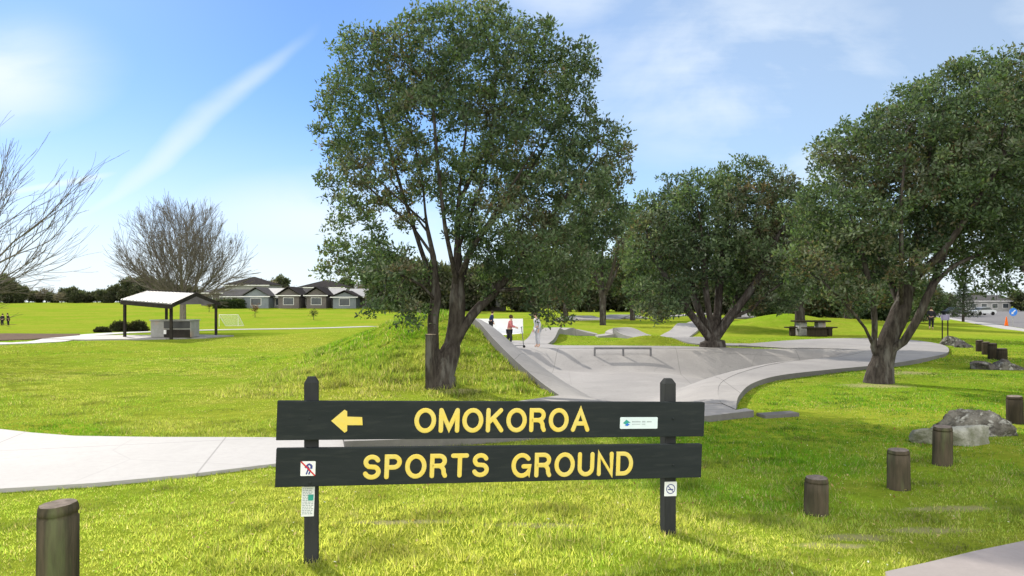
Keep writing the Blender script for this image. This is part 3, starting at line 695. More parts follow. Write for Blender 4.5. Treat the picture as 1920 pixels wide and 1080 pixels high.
# second tree, at the skate park edge
D1 = 26.7; L1 = lambda *q: [tuple(P(x, y, D1+d)) for x, y, d in q]
b1 = P(1336, 653, D1); b1z = gz(b1.x, D1)
t1_l = [[(b1.x, D1, b1z-.2)]+L1((1336, 651, 0), (1336, 645, 0), (1335, 635, 0), (1335, 622, 0)),
    L1((1332, 640, 0), (1312, 610, -.3), (1285, 575, -.5), (1255, 530, -.6), (1225, 480, -.6)),
    L1((1333, 640, 0), (1318, 600, .4), (1300, 550, .7), (1285, 480, 1.0), (1270, 420, 1.)),
    L1((1336, 635, 0), (1330, 590, -.3), (1322, 530, -.5), (1318, 450, -.8)),
    L1((1336, 635, 0), (1346, 585, .3), (1350, 520, .5), (1360, 430, .7), (1370, 380, .7)),
    L1((1340, 640, 0), (1362, 605, -.2), (1392, 565, -.4), (1430, 510, -.6), (1455, 450, -.6)),
    L1((1345, 630, 0), (1372, 585, .5), (1395, 520, .9), (1410, 440, 1.2)),
    L1((1375, 600, 0), (1410, 580, -.5), (1445, 545, -1))]
t1_b = px_blobs([(1340, 400, 120, 70, 0, 2.2, 1.3), (1250, 430, 80, 80, 0, 2, 1.2), (1430, 400, 90, 75, 0, 2.2, 1.2), (1220, 520, 52, 70, 0, 1.6, 1.4), (1340, 480, 110, 60, 0, 2.4, .8), (1450, 490, 85, 70, 0, 2, 1.1),
    (1290, 365, 60, 40, 0, 1.5, 1.2), (1390, 350, 80, 38, 0, 1.6, 1.2), (1235, 580, 45, 30, -.5, 1, 1.2), (1275, 545, 45, 30, -1.5, .8, .9), (1490, 440, 45, 80, 0, 1.4, 1.), (1400, 540, 60, 40, 1., 1.2, .7), (1450, 570, 45, 20, -.5, 1.2, .7)], D1)
make_tree('pohutukawa_tree', 'round crowned tree forking low beside the grind rail bank', 'tree', (b1.x, D1, b1z), t1_l, t1_b, 4800, .24, 2.0, .29, .007, 1.75,
          (25, .14, .25, POHU, .019), 'broad leaved trees round the skate park', 12, .16, .02, scale_r=.40, iters=120, shell=.35, clump=(.50, 126, .40))

# third tree, right foreground
D2 = 14.9; L2 = lambda *q: [tuple(P(x, y, D2+d)) for x, y, d in q]
b2 = P(1648, 720, D2); b2z = gz(b2.x, D2)
t2_l = [[(b2.x, D2, b2z-.15)]+L2((1648, 717, 0), (1652, 690, 0), (1660, 660, 0)),
    L2((1656, 675, 0), (1668, 630, 0), (1690, 580, 0), (1705, 520, 0), (1720, 440, 0), (1735, 340, .1), (1750, 240, .1)),
    L2((1645, 690, 0), (1638, 650, 0), (1640, 610, -.1), (1636, 560, -.2), (1620, 490, -.3), (1600, 420, -.3), (1580, 350, -.2)),
    L2((1640, 655, 0), (1622, 615, -.2), (1598, 585, -.4), (1570, 555, -.6), (1545, 530, -.7)),
    L2((1665, 670, 0), (1695, 640, -.3), (1722, 595, -.5), (1745, 545, -.6), (1780, 505, -.6), (1830, 480, -.6), (1880, 470, -.4)),
    L2((1690, 580, 0), (1650, 480, .6), (1640, 380, .9), (1650, 290, 1.1)),
    L2((1705, 520, 0), (1760, 420, .6), (1800, 320, .9), (1830, 230, 1.)),
    L2((1700, 540, 0), (1770, 470, -1.0), (1830, 380, -1.2), (1880, 300, -1.2)),
    L2((1690, 580, 0), (1690, 470, -1.0), (1690, 370, -1.3), (1700, 270, -1.3)),
    L2((1745, 545, -.6), (1780, 450, .2), (1850, 400, .5))]
t2_b = px_blobs([
    (1830, 130, 45, 35, 0, .8, 1.8), (1900, 330, 80, 90, .8, 1.6, 1.4), (1790, 300, 110, 90, -.6, 1.6, 1.0),(1760, 240, 130, 85, 0, 2.0, 1.4), (1830, 160, 75, 60, 0, 1.4, 1.4), (1650, 290, 110, 80, 0, 1.9, 1.0), (1590, 290, 58, 60, 0, 1.2, .9), (1900, 240, 120, 110, 0, 1.9, 1.2), (1600, 400, 110, 85, 0, 1.8, .9), (1720, 390, 110, 85, 0, 2.1, .6),
    (1830, 370, 120, 95, 0, 2.1, 1.1), (1545, 480, 70, 55, -.2, 1.3, 1.1), (1640, 500, 70, 50, 0, 1.5, .55), (1880, 460, 100, 55, -.2, 1.6, 1.1), (1850, 530, 60, 30, -.5, .9, .8), (1590, 550, 55, 30, -.4, 1., .9), (1740, 470, 60, 45, .5, 1.2, .6), (1540, 400, 45, 50, 0, 1., .8), (1680, 560, 45, 35, .6, .9, .5)], D2)
make_tree('pohutukawa_tree', 'large leaning tree with pale limbs on the lawn right of the skate park', 'tree', (b2.x, D2, b2z), t2_l, t2_b, 7000, .16, 1.4, .18, .004, 1.75,
          (24, .09, .16, POHU, .011), 'broad leaved trees round the skate park', 13, .16, .02, scale_r=.235, iters=150, shell=.35, clump=(.35, 117, .25))

# generic crowns used further off
def simple_tree(name, label, loc, h, wr, natt, leaf, seed, group, crown_low=.3, tr=.2, tip=.02, tall=1.0, bark='bark'):
    x, y = loc; z = gz(x, y); r = random.Random(seed)
    l = [[(x, y, z-.2), (x, y, z+h*.1), (x+r.uniform(-.1, .1), y, z+h*crown_low*.9)]]
    top = l[0][-1]
    for k in range(5):
        a = k*1.256+r.uniform(-.4, .4); l.append([top, (x+wr*.25*math.cos(a), y+wr*.25*math.sin(a), z+h*(crown_low+.1)), (x+wr*.5*math.cos(a), y+wr*.5*math.sin(a), z+h*(crown_low+.28))])
    bl = [(x, y, z+h*(.5+crown_low/2), wr*.85, wr*.85, h*(.5-crown_low/2), 1)]
    for k in range(9):
        a = r.uniform(0, 6.28); q = r.uniform(.3, .65)*wr; bl.append((x+q*math.cos(a), y+q*math.sin(a), z+h*r.uniform(crown_low+.12, .88), wr*.45, wr*.45, h*.14, 1.6))
    return make_tree(name, label, 'tree', (x, y, z), l, bl, natt, h*.035, h*.3, h*.05, tip, 2.4, leaf, group, seed, .15, .02, bark, tr, 60, .3, sides=(7, 5, 3, 3))
GA = 'broad leaved trees behind the skate park'
lf = lambda per, s_: (per, s_, s_*1.9, POHU, .05)
bgt = [(1240, 598, 64, 9.5, 3.8, 'dark tree directly behind the round crowned tree'), (1000, 600, 75, 9.5, 3.8, 'dark distant tree seen through the right half of the main crown'), (1385, 598, 66, 8.5, 4.2, 'dark tree behind the right stems of the round crowned tree'),
       (1130, 604, 50, 10.2, 2.9, 'tall dark tree rising behind the right edge of the main crown'), (1186, 597, 60, 7.5, 2.9, 'smaller dark tree with a thin trunk left of the round crowned tree'),
       (1060, 600, 62, 9.0, 3.4, 'dark tree farther back behind the open crowned tree')]
protoA = None
for k, (px, py, d, h, wr, lab) in enumerate(bgt):
    simple_tree('pohutukawa_tree', lab, ((px-960)/F*d, d), h, wr, 750, lf(20, .27), 30+k, GA, .22, .26)
simple_tree('pohutukawa_tree', 'dense tree behind the low gap between the two right hand crowns', ((1500-960)/F*38, 38), 7.2, 3.2, 1100, lf(20, .22), 41, GA, .24, .26)
simple_tree('pohutukawa_tree', 'dense tree behind the picnic table', ((1590-960)/F*52, 52), 7.6, 4.3, 900, lf(20, .28), 42, GA, .16, .28)
simple_tree('pohutukawa_tree', 'dark tree at the right picture edge behind the leaning tree', (1985-960+0 and (1950-960)/F*23, 23), 9.8, 3.8, 3200, lf(26, .16), 43, GA, .30, .3)
base_bg = simple_tree('hedge_tree', 'leftmost dark tree of the belt behind the picnic table', (20, 66), 5.5, 3.6, 500, (26, .36, .7, POHU, .06), 44, 'belt of dark trees behind the picnic table', .06, .22)
for k, (px, d, s_) in enumerate([(1440, 64, .95), (1500, 70, 1.1), (1560, 66, .9), (1620, 72, 1.0), (1675, 68, .85), (1722, 74, .8)]):
    o_ = base_bg if k == 0 else copy_tree(base_bg); x = (px-960)/F*d; o_.location = (x, d, gz(x, d)); o_.scale = (s_, s_, s_*random.Random(k).uniform(.85, 1.1)); o_.rotation_euler.z = k*1.3
    o_['label'] = ['leftmost dark tree of the belt behind the picnic table', 'second dark tree of the belt, left behind the picnic table', 'third dark tree of the belt, right behind the picnic table',
                   'fourth dark tree of the belt, seen past the leaning trunk', 'fifth dark tree of the belt, just right of the leaning trunk', 'rightmost small dark tree of the belt near the road'][k]

# orange-red blossom seen in the crown gap
# ---------------- bare trees
def bare(name, label, px, d, h, blobs, limbs, natt, seed, tip, tr, group, step, kill, infl, up=.1):
    x = (px-960)/F*d; z = gz(x, d)
    return make_tree(name, label, 'tree', (x, d, z), limbs, blobs, natt, step, infl, kill, tip, 1.8, None, group, seed, .10, up, 'bark_pale', tr, 90, .0, sides=(9, 6, 4, 3))
D3 = 44; L3 = lambda *q: [tuple(P(x, y, D3+d)) for x, y, d in q]
b3 = P(343, 620, D3)
def forked(name, label, base, h, tr, seed, lean=(0, 0), n0=9, spread=62, trunk=.22, depth=6, gravity=.04, minr=.008, lenf=1.0, dome=None):
    x, y, z = base; root = empty(name, base, label, 'tree', 'bare winter trees on the left'); r = random.Random(seed); mb = MB()
    fork = Vector((lean[0], lean[1], h*trunk))
    mb.tube([(0, 0, -.2), (0, 0, .05), Vector((0, 0, h*trunk*.5))+Vector((lean[0]*.4, 0, 0)), fork, fork+Vector((0, 0, .15))], [tr*1.35, tr*1.1, tr*.92, tr*.85, tr*.4], 12)
    def out(q):
        if not dome: return False
        cz, rx_, rz_ = dome; return (q.x*q.x+q.y*q.y)/rx_**2+((q.z-cz)/rz_)**2 > r.uniform(.82, 1.12)
    def br(p, d, L, rad, k):
        if k < depth-1 and out(p): return
        n = 4; pts = [p]; q = p.copy(); dd = d.copy()
        for i in range(n):
            dd = (dd+Vector((r.uniform(-1, 1), r.uniform(-1, 1), r.uniform(-1, 1)))*.09+Vector((0, 0, gravity))).normalized(); q = q+dd*L/n; pts.append(q.copy())
        r1 = max(minr*.7, rad*.72); mb.tube(pts, [rad+(r1-rad)*i/n for i in range(n+1)], 7 if rad > .05 else 4 if rad > .02 else 3, False)
        if k == 0: return
        m = 3 if (k > 1 and r.random() < .5) else 2
        for j in range(m):
            a = dd.orthogonal().normalized(); a.rotate(Matrix.Rotation(r.uniform(0, 6.28), 3, dd)); nd2 = (dd+a*r.uniform(.15, .40)).normalized()
            br(q, nd2, L*r.uniform(.62, .98), max(minr, rad*(.66 if m == 2 else .58)), k-1)
        for j in range(2):
            i = r.choice((1, 2, 3)); a = dd.orthogonal().normalized(); a.rotate(Matrix.Rotation(r.uniform(0, 6.28), 3, dd)); nd2 = (dd*.8+a*r.uniform(.4, .8)).normalized()
            if k > 1: br(pts[i], nd2, L*r.uniform(.4, .7), max(minr, rad*.42), k-2)
    for k in range(n0):
        a = k*2.399+r.uniform(-.3, .3); t_ = math.radians(spread)*math.sqrt((k+.5)/n0)*r.uniform(.85, 1.12)
        d = Vector((math.sin(t_)*math.cos(a), math.sin(t_)*math.sin(a), math.cos(t_))); br(fork+Vector((0, 0, -.1*k/n0)), d, h*.27*lenf*r.uniform(.8, 1.1), tr*r.uniform(.26, .38), depth)
    mb.build('trunk', M['bark_pale'], root, True); return root
D4 = 21; L4 = lambda *q: [tuple(P(x, y, D4+d)) for x, y, d in q]
forked('bare_tree', 'bare round headed tree behind the picnic shelter', (b3.x, D3, gz(b3.x, D3)), 7.4, .21, 12, n0=15, spread=76, trunk=.25, depth=6, minr=.008, lenf=.80, gravity=.035, dome=(4.6, 4.0, 3.7))
b4 = P(-150, 680, D4); forked('bare_tree', 'bare spreading tree reaching in from the left edge', (b4.x, D4, gz(b4.x, D4)), 7.4, .17, 9, n0=12, spread=80, trunk=.22, depth=5, minr=.006, gravity=.03, lenf=.84)

# far tree line across the field
farc = [((.075, .085, .045), 3), ((.05, .07, .04), 3), ((.12, .11, .08), 2), ((.1, .12, .06), 1)]
fp1 = simple_tree('evergreen_tree', 'x', (-150, 190), 6.5, 4.2, 160, (34, .75, 1.2, farc, .3), 61, 'distant tree line across the field', .04, .2, .05)
fp2_ = simple_tree('bare_tree', 'x', (-140, 190), 6.5, 4.0, 260, (5, .5, 1.0, [((.13, .11, .09), 1), ((.16, .14, .12), 1)], .3), 62, 'distant tree line across the field', .15, .2, .05, bark='bark_pale')
far = []
fx = -75
rf = random.Random(8)
while fx < 285:
    far.append((fx, 200+rf.uniform(-12, 12), rf.choice([0, 0, 1]) if fx < 130 else rf.choice([0, 0, 0, 1]), rf.uniform(.55, 1.0)*(1.1 if fx < 60 else .75) if fx < 230 else rf.uniform(.9, 1.15))); fx += rf.uniform(11, 17)
far += [(320, 175, 0, .8), (365, 178, 0, .75), (500, 190, 1, .9), (520, 195, 0, .9), (545, 190, 1, .8), (640, 185, 0, .9), (672, 190, 1, 1.), (705, 180, 0, .9)]
_o = ['first', 'second', 'third', 'fourth', 'fifth', 'sixth', 'seventh', 'eighth', 'ninth', 'tenth', 'eleventh', 'twelfth', 'thirteenth', 'fourteenth', 'fifteenth', 'sixteenth', 'seventeenth', 'eighteenth', 'nineteenth', 'twentieth', 'twenty-first', 'twenty-second', 'twenty-third', 'twenty-fourth', 'twenty-fifth', 'twenty-sixth', 'twenty-seventh', 'twenty-eighth', 'twenty-ninth', 'thirtieth', 'thirty-first', 'thirty-second', 'thirty-third', 'thirty-fourth', 'thirty-fifth', 'thirty-sixth', 'thirty-seventh', 'thirty-eighth', 'thirty-ninth', 'fortieth']
ords = _o
used = [False, False]
for k, (px, d, ty, s_) in enumerate(far):
    pr = (fp1, fp2_)[ty]; o_ = pr if not used[ty] else copy_tree(pr); used[ty] = True
    x = (px-960)/F*d; o_.location = (x, d, gz(x, d)-.2); o_.scale = (s_, s_, s_*rf.uniform(.85, 1.15)); o_.rotation_euler.z = rf.uniform(0, 6)
    where = 'beyond the sports field' if px < 290 else 'behind the row of units'
    o_['label'] = '%s distant %s from the left %s' % (ords[k], 'twiggy bare tree' if ty else 'dark evergreen tree', where)

# ---------------------------------------------------------------- sign
SL = P(520, 752, 4.42); SR = P(1322, 754.5, 5.11)        # top corners of the upper board
ex = (SR-SL).normalized(); blen = (SR-SL).length
hx = Vector((ex.x, ex.y, 0)).normalized(); nrm = Vector((hx.y, -hx.x, 0))      # towards the viewer
ez = ex.cross(nrm).normalized(); ez = ez if ez.z > 0 else -ez
ey = -nrm
def onb(px, py, off=0.0):
    """board coordinates (along, up) where the line of sight meets the board's face"""
    r_ = Vector(((px-960)/F, 1, -(py-HZ)/F)); o_ = Vector((0, 0, CH)); t_ = (SL-o_).dot(nrm)/r_.dot(nrm); q = o_+r_*t_-SL
    return (q.dot(ex), q.dot(ez))
sx, sy = P(940, 752, 4.75).x, 4.8
sign = empty('park_sign', ((SL.x+SR.x)/2, (SL.y+SR.y)/2+.06, 0), 'dark two board sign reading OMOKOROA SPORTS GROUND in yellow with a left arrow', 'sign')
so_ = Vector(sign.location)
def B(u, w, n=0.0): return SL+ex*u+ez*w+nrm*n-so_      # n: metres in front of the board face
def bprism(outline, n0, n1, name, mat, parent, bev=0):
    k = len(outline); v = [B(u, w, n0) for u, w in outline]+[B(u, w, n1) for u, w in outline]
    f = [list(range(k)), [k+i for i in range(k)][::-1]]+[[i, k+i, k+(i+1) % k, (i+1) % k] for i in range(k)]
    o_ = npmesh(name, v, f, mat, parent)
    if bev:
        b_ = o_.modifiers.new('bevel', 'BEVEL'); b_.width = bev; b_.segments = 2; b_.limit_method = 'ANGLE'
    return o_
bt = .045
ub = bprism([(0, -.251), (0, 0), (blen, 0), (blen, -.251)], -bt, 0, 'board', M['board'], sign, .004)
ub['label'] = 'upper dark board reading OMOKOROA'
ll = onb(518, 841.5); lr = onb(1317, 832); lb = onb(518, 914); 
lb_ = bprism([(ll[0], lb[1]), (ll[0], ll[1]), (lr[0], ll[1]-.003), (lr[0], lb[1]-.002)], -bt, 0, 'board', M['board'], sign, .004)
lb_['label'] = 'lower dark board reading SPORTS GROUND'
for px_t, top_y, dd, base_y in ((581, 709, 4.42, 1072), (1262, 712, 5.0, 1008)):
    u0, _ = onb(px_t, 800); c_ = SL+ex*u0+ey*(bt+.005+.047); _, wt_ = onb(px_t, top_y)
    ztop = (SL+ex*u0+ez*wt_).z; mb = MB(); hw = .045; ch_ = .02
    ang = math.atan2(hx.y, hx.x); R3 = Matrix.Rotation(ang, 3, 'Z')
    def ring(w_, z_, cc): return [Vector((c_.x, c_.y, z_))-so_+R3 @ Vector(q) for q in [(w_, w_-cc, 0), (w_-cc, w_, 0), (-w_+cc, w_, 0), (-w_, w_-cc, 0), (-w_, -w_+cc, 0), (-w_+cc, -w_, 0), (w_-cc, -w_, 0), (w_, -w_+cc, 0)]]
    v = ring(hw, -.3, .006)+ring(hw, ztop-.035, .006)+ring(hw*.55, ztop, .005); f = [[16+i for i in range(8)]]
    for r_ in range(2):
        for i in range(8): j = (i+1) % 8; f.append([r_*8+i, r_*8+j, r_*8+8+j, r_*8+8+i])
    npmesh('post', v, f, M['post'], sign)
# letters: centre lines in a unit box (width ratio, strokes)
def arc(cx, cy, rx, ry, a0, a1, n=12): return [(cx+rx*math.cos(math.radians(a0+(a1-a0)*i/n)), cy+ry*math.sin(math.radians(a0+(a1-a0)*i/n))) for i in range(n+1)]
GL = {
 'O': (.84, [arc(.42, .5, .42, .5, 90, 450, 28)]), 'M': (.80, [[(0, 0), (0, 1)], [(0, 1), (.4, .12), (.8, 1)], [(.8, 1), (.8, 0)]]),
 'K': (.68, [[(0, 0), (0, 1)], [(.64, 1), (.04, .40)], [(.26, .60), (.68, 0)]]),
 'R': (.66, [[(0, 0), (0, 1), (.36, 1)]+arc(.36, .75, .27, .25, 90, -90)+[(0, .5)], [(.36, .5), (.50, .44), (.58, .3), (.60, .12), (.66, 0)]]),
 'A': (.78, [[(0, 0), (.39, 1), (.78, 0)], [(.14, .32), (.64, .32)]]),
 'S': (.66, [arc(.33, .745, .30, .255, 20, 240, 14)+[(.33, .51)]+arc(.33, .265, .325, .265, 60, -160, 14)]),
 'P': (.62, [[(0, 0), (0, 1), (.34, 1)]+arc(.34, .735, .28, .265, 90, -90)+[(0, .47)]]),
 'T': (.70, [[(0, 1), (.70, 1)], [(.35, 1), (.35, 0)]]),
 'G': (.80, [arc(.42, .5, .42, .5, 40, 330, 22)+[(.80, .12), (.80, .45), (.50, .45)]]),
 'U': (.66, [[(0, 1), (0, .33)]+arc(.33, .33, .33, .33, 180, 360, 12)+[(.66, 1)]]),
 'N': (.66, [[(0, 0), (0, 1), (.66, 0), (.66, 1)]]), 'D': (.70, [[(0, 0), (0, 1), (.28, 1)]+arc(.28, .5, .42, .5, 90, -90, 14)+[(0, 0)]])}
def stroke_mesh(mb, pts, r_, depth):
    """flat-topped rounded stroke on the board: pts in board metres"""
    # resample corner-safe: draw each segment as a capsule with its own tiny height offset
    pass
def put_text(txt, u0, u1, w0, w1, sw, parent):
    H_ = (w1-w0)-sw; tot = sum(GL[c][0] for c in txt)
    gap = ((u1-u0)-sw*len(txt)-tot*H_)/(len(txt)-1); u = u0
    if gap < .004: 
        k_ = ((u1-u0)-sw*len(txt)-.008*(len(txt)-1))/(tot*H_); gap = .008
    else: k_ = 1.0
    if gap > .03: k_ = ((u1-u0)-sw*len(txt)-.022*(len(txt)-1))/(tot*H_); gap = .022
    for c in txt:
        wd, st = GL[c]; mb = MB()
        for q, s_ in enumerate(st):
            pts = [(u+sw/2+x*H_*k_, w0+sw/2+y*H_) for x, y in s_]
            closed = math.hypot(pts[0][0]-pts[-1][0], pts[0][1]-pts[-1][1]) < 1e-4
            # half-round profile: across t in [-1,1]
            prof = [(-1, 0), (-.93, .003), (-.6, .0045), (.6, .0045), (.93, .003), (1, 0)]; m = len(pts); vs = []; fs = []
            lift = .0006*q
            for i in range(m):
                a = pts[i-1] if i > 0 else (pts[-2] if closed else pts[0]); b = pts[i+1] if i < m-1 else (pts[1] if closed else pts[-1])
                d1 = Vector((pts[i][0]-a[0], pts[i][1]-a[1])); d2 = Vector((b[0]-pts[i][0], b[1]-pts[i][1]))
                if d1.length < 1e-6: d1 = d2
                if d2.length < 1e-6: d2 = d1
                d1.normalize(); d2.normalize(); nn = Vector((-d1.y-d2.y, d1.x+d2.x)); nn.normalize(); sc_ = 1/max(.45, nn.dot(Vector((-d1.y, d1.x))))
                for t_, hgt in prof: vs.append(B(pts[i][0]+nn.x*t_*sw/2*sc_, pts[i][1]+nn.y*t_*sw/2*sc_, hgt+lift if hgt else 0))
            k = len(prof)
            for i in range(m-1):
                for j in range(k-1): fs.append([i*k+j, i*k+j+1, (i+1)*k+j+1, (i+1)*k+j])
            mb.add(vs, fs)
            if not closed:
                for e in (pts[0], pts[-1]):      # round end discs
                    nn_ = 14; vs = [B(e[0], e[1], .0043+lift)]+[B(e[0]+math.cos(t_*6.2832/nn_)*sw*.42, e[1]+math.sin(t_*6.2832/nn_)*sw*.42, .0041+lift) for t_ in range(nn_)]+[B(e[0]+math.cos(t_*6.2832/nn_)*sw/2, e[1]+math.sin(t_*6.2832/nn_)*sw/2, 0) for t_ in range(nn_)]
                    fs = [[0, 1+t_, 1+(t_+1) % nn_] for t_ in range(nn_)]+[[1+t_, 1+nn_+t_, 1+nn_+(t_+1) % nn_, 1+(t_+1) % nn_] for t_ in range(nn_)]; mb.add(vs, fs)
        o_ = mb.build('letter', M['yellow'], parent); o_['label'] = 'yellow letter '+c
        u += sw+wd*H_*k_+gap
a0 = onb(776, 812)[0]; a1 = onb(1105, 808)[0]; w0 = onb(940, 811)[1]; w1 = onb(940, 765)[1]
put_text('OMOKOROA', a0, a1, w0, w1, .031, ub)
w0 = onb(800, 897)[1]; w1 = onb(800, 851)[1]
put_text('SPORTS', onb(680, 875)[0], onb(917, 875)[0], w0, w1, .031, lb_)
w0 = onb(1070, 894)[1]; w1 = onb(1070, 848)[1]
put_text('GROUND', onb(959, 870)[0], onb(1187, 870)[0], w0, w1, .031, lb_)
ar = [onb(*q) for q in ((621, 789), (646, 768), (651, 771), (651, 781), (679, 782), (680, 797), (651, 797), (651, 808), (646, 811))]
bprism(ar[::-1], 0.0005, .004, 'arrow', M['yellow'], ub).__setitem__('label', 'yellow arrow pointing left')
def rectpx(x0, y0, x1, y1): a = onb(x0, y1); b = onb(x1, y0); return a[0], a[1], b[0], b[1]
def rrect(u0, w0, u1, w1, r_=.008):
    o_ = []
    for cx, cy, a in ((u1-r_, w1-r_, 0), (u0+r_, w1-r_, 90), (u0+r_, w0+r_, 180), (u1-r_, w0+r_, 270)):
        o_ += [(cx+r_*math.cos(math.radians(a+k*30)), cy+r_*math.sin(math.radians(a+k*30))) for k in range(4)]
    return o_[::-1]
u0, w0, u1, w1 = rectpx(1162, 782, 1233, 804)
pl = bprism(rrect(u0, w0, u1, w1), .0005, .003, 'plaque', M['paleblue'], ub); pl['label'] = 'small pale plaque with a green and blue leaf mark'
cxp, cyp = u0+.052, (w0+w1)/2
bprism([(cxp-.03, cyp), (cxp-.004, cyp+.024), (cxp+.028, cyp+.002), (cxp+.002, cyp-.002), (cxp-.006, cyp-.012)], .0032, .0040, 'emblem', M['teal'], pl)
bprism([(cxp-.016, cyp-.016), (cxp+.004, cyp+.0), (cxp+.022, cyp-.010), (cxp+.004, cyp-.022)], .0042, .0050, 'emblem', M['bluesign'], pl)
lt = MB()
for k in range(16):
    if k in (7, 11): continue
    uu = u0+.092+k*.0095
    q = [B(a, b, .0036) for a, b in ((uu, cyp+.004), (uu+.0065, cyp+.004), (uu+.0065, cyp+.014), (uu, cyp+.014))]; lt.poly(q[::-1])
    if k < 11: q = [B(a, b, .0036) for a, b in ((uu, cyp-.013), (uu+.0055, cyp-.013), (uu+.0055, cyp-.006), (uu, cyp-.006))]; lt.poly(q[::-1])
lt.build('lettering', M['greyink'], pl)
# square pictogram on the lower board (no alcohol / no fires style, struck out in red)
u0, w0, u1, w1 = rectpx(563, 864.5, 592, 892.5)
st = bprism(rrect(u0, w0, u1, w1, .006), .0005, .002, 'sticker', M['white'], lb_); st['label'] = 'white pictogram sticker struck through in red'
cu, cw = (u0+u1)/2, (w0+w1)/2
pic = MB(); seg = lambda a, b, h_, n0, n1: None
def bstroke(mb, a, b, hw, n_):
    d = Vector((b[0]-a[0], b[1]-a[1])).normalized(); n2_ = Vector((-d.y, d.x))*hw
    mb.poly([B(q[0], q[1], n_) for q in ((a[0]+n2_.x, a[1]+n2_.y), (b[0]+n2_.x, b[1]+n2_.y), (b[0]-n2_.x, b[1]-n2_.y), (a[0]-n2_.x, a[1]-n2_.y))])
bstroke(pic, (cu-.018, cw+.005), (cu+.004, cw+.03), .006, .0024); bstroke(pic, (cu+.004, cw+.03), (cu+.022, cw+.018), .006, .0025); bstroke(pic, (cu+.022, cw+.02), (cu+.020, cw-.002), .007, .0026)
bstroke(pic, (cu+.0, cw-.008), (cu-.010, cw-.038), .0045, .0024); bstroke(pic, (cu+.016, cw-.008), (cu+.006, cw-.038), .0045, .0024); bstroke(pic, (cu-.004, cw+.012), (cu+.008, cw-.012), .008, .0027)
pic.build('pictogram', M['blueink'], st)
sl_ = MB(); bstroke(sl_, (u0+.002, w1-.002), (u1-.002, w0+.002), .0045, .0032); sl_.build('red_bar', M['red'], st)
# stickers on the posts: they sit on the post's own front face
pf = -(bt+.005)+.0006
u0, w0, u1, w1 = rectpx(562, 916, 591, 973); du = .0
nt_ = bprism(rrect(u0+.004, w0, u1-.004, w1, .003), pf, pf+.002, 'notice', M['white'], sign); nt_['label'] = 'narrow white notice on the left post'
ln_ = MB(); rn = random.Random(4)
for k in range(17):
    wy = w1-.010-k*.0108
    if wy < w0+.02: break
    uu = u0+.010
    while uu < u1-.022:
        L9 = min(rn.uniform(.006, .02), u1-.010-uu); ln_.poly([B(a, b, pf+.0026) for a, b in ((uu, wy), (uu+L9, wy), (uu+L9, wy-.0055), (uu, wy-.0055))][::-1]); uu += L9+.004
ln_.build('lettering', M['greyink'], nt_)
gn = MB(); gn.poly([B(a, b, pf+.0030) for a, b in ((u0+.045, w1-.05), (u1-.01, w1-.05), (u1-.01, w1-.09), (u0+.045, w1-.09))][::-1]); gn.build('print_patch', M['teal'], nt_)
u0, w0, u1, w1 = rectpx(1251, 906, 1275, 934)
ns = bprism(rrect(u0, w0, u1, w1, .005), pf, pf+.002, 'sticker', M['white'], sign); ns['label'] = 'white square sticker with a barred circle on the right post'
cu, cw = (u0+u1)/2, (w0+w1)/2; rg = MB(); N_ = 24; R0, R1 = .036, .030
for k in range(N_):
    a, b = k*6.2832/N_, (k+1)*6.2832/N_
    rg.poly([B(cu+R1*math.cos(a), cw+R1*math.sin(a), pf+.0026), B(cu+R0*math.cos(a), cw+R0*math.sin(a), pf+.0026), B(cu+R0*math.cos(b), cw+R0*math.sin(b), pf+.0026), B(cu+R1*math.cos(b), cw+R1*math.sin(b), pf+.0026)])
bstroke(rg, (cu-.022, cw+.022), (cu+.022, cw-.022), .003, pf+.0029); bstroke(rg, (cu-.022, cw-.004), (cu+.02, cw-.004), .004, pf+.0032); rg.build('pictogram', M['blueink'], ns)
# bolts
for px_t in (581, 1262):
    for off_, par in ((785, ub), (872 if px_t > 900 else 905, lb_)):
        u_, w_ = onb(px_t, off_); q = B(u_, w_, .0); mb = MB(); mb.tube([q, q+nrm*.004, q+nrm*.006], [.009, .009, .005], 10); mb.build('bolt', M['board'], par)

# ---------------------------------------------------------------- timber bollards
def bollard_parts(root, h, r_, seed, dark=False):
    rr = random.Random(seed); n = 22; jit = [1+rr.uniform(-.045, .04) for _ in range(n)]
    g_ = rr.uniform(-.05, .06); gd = rr.uniform(.0, .06)
    prof = [(r_*1.03, -.15), (r_*1.03, 0), (r_*1.01, h*.3), (r_, h*.6), (r_*.995, h*(.835+g_)), (r_*(.90+gd), h*(.845+g_)), (r_*(.90+gd), h*(.865+g_)), (r_*.985, h*(.87+g_)), (r_*.96, h-.025), (r_*.88, h-.004)]
    v = []; f = []
    for a, z in prof:
        for k in range(n): t_ = 6.2832*k/n; v.append((a*jit[k]*math.cos(t_), a*jit[k]*math.sin(t_), z+((.006*math.sin(t_+seed)) if z > h*.9 else 0)))
    for i in range(len(prof)-1):
        for k in range(n): j = (k+1) % n; f.append([i*n+k, i*n+j, i*n+n+j, i*n+n+k])
    npmesh('post', v, f, M['wooddark' if dark else 'wood'], root, smooth=True)
    k0 = (len(prof)-1)*n; tv = [v[k0+k] for k in range(n)]+[(0, 0, h+.004)]
    npmesh('cut_top', tv, [[k, (k+1) % n, n] for k in range(n)], M['woodtop'], root)
BO = 'round timber bollards along the lawn edge'
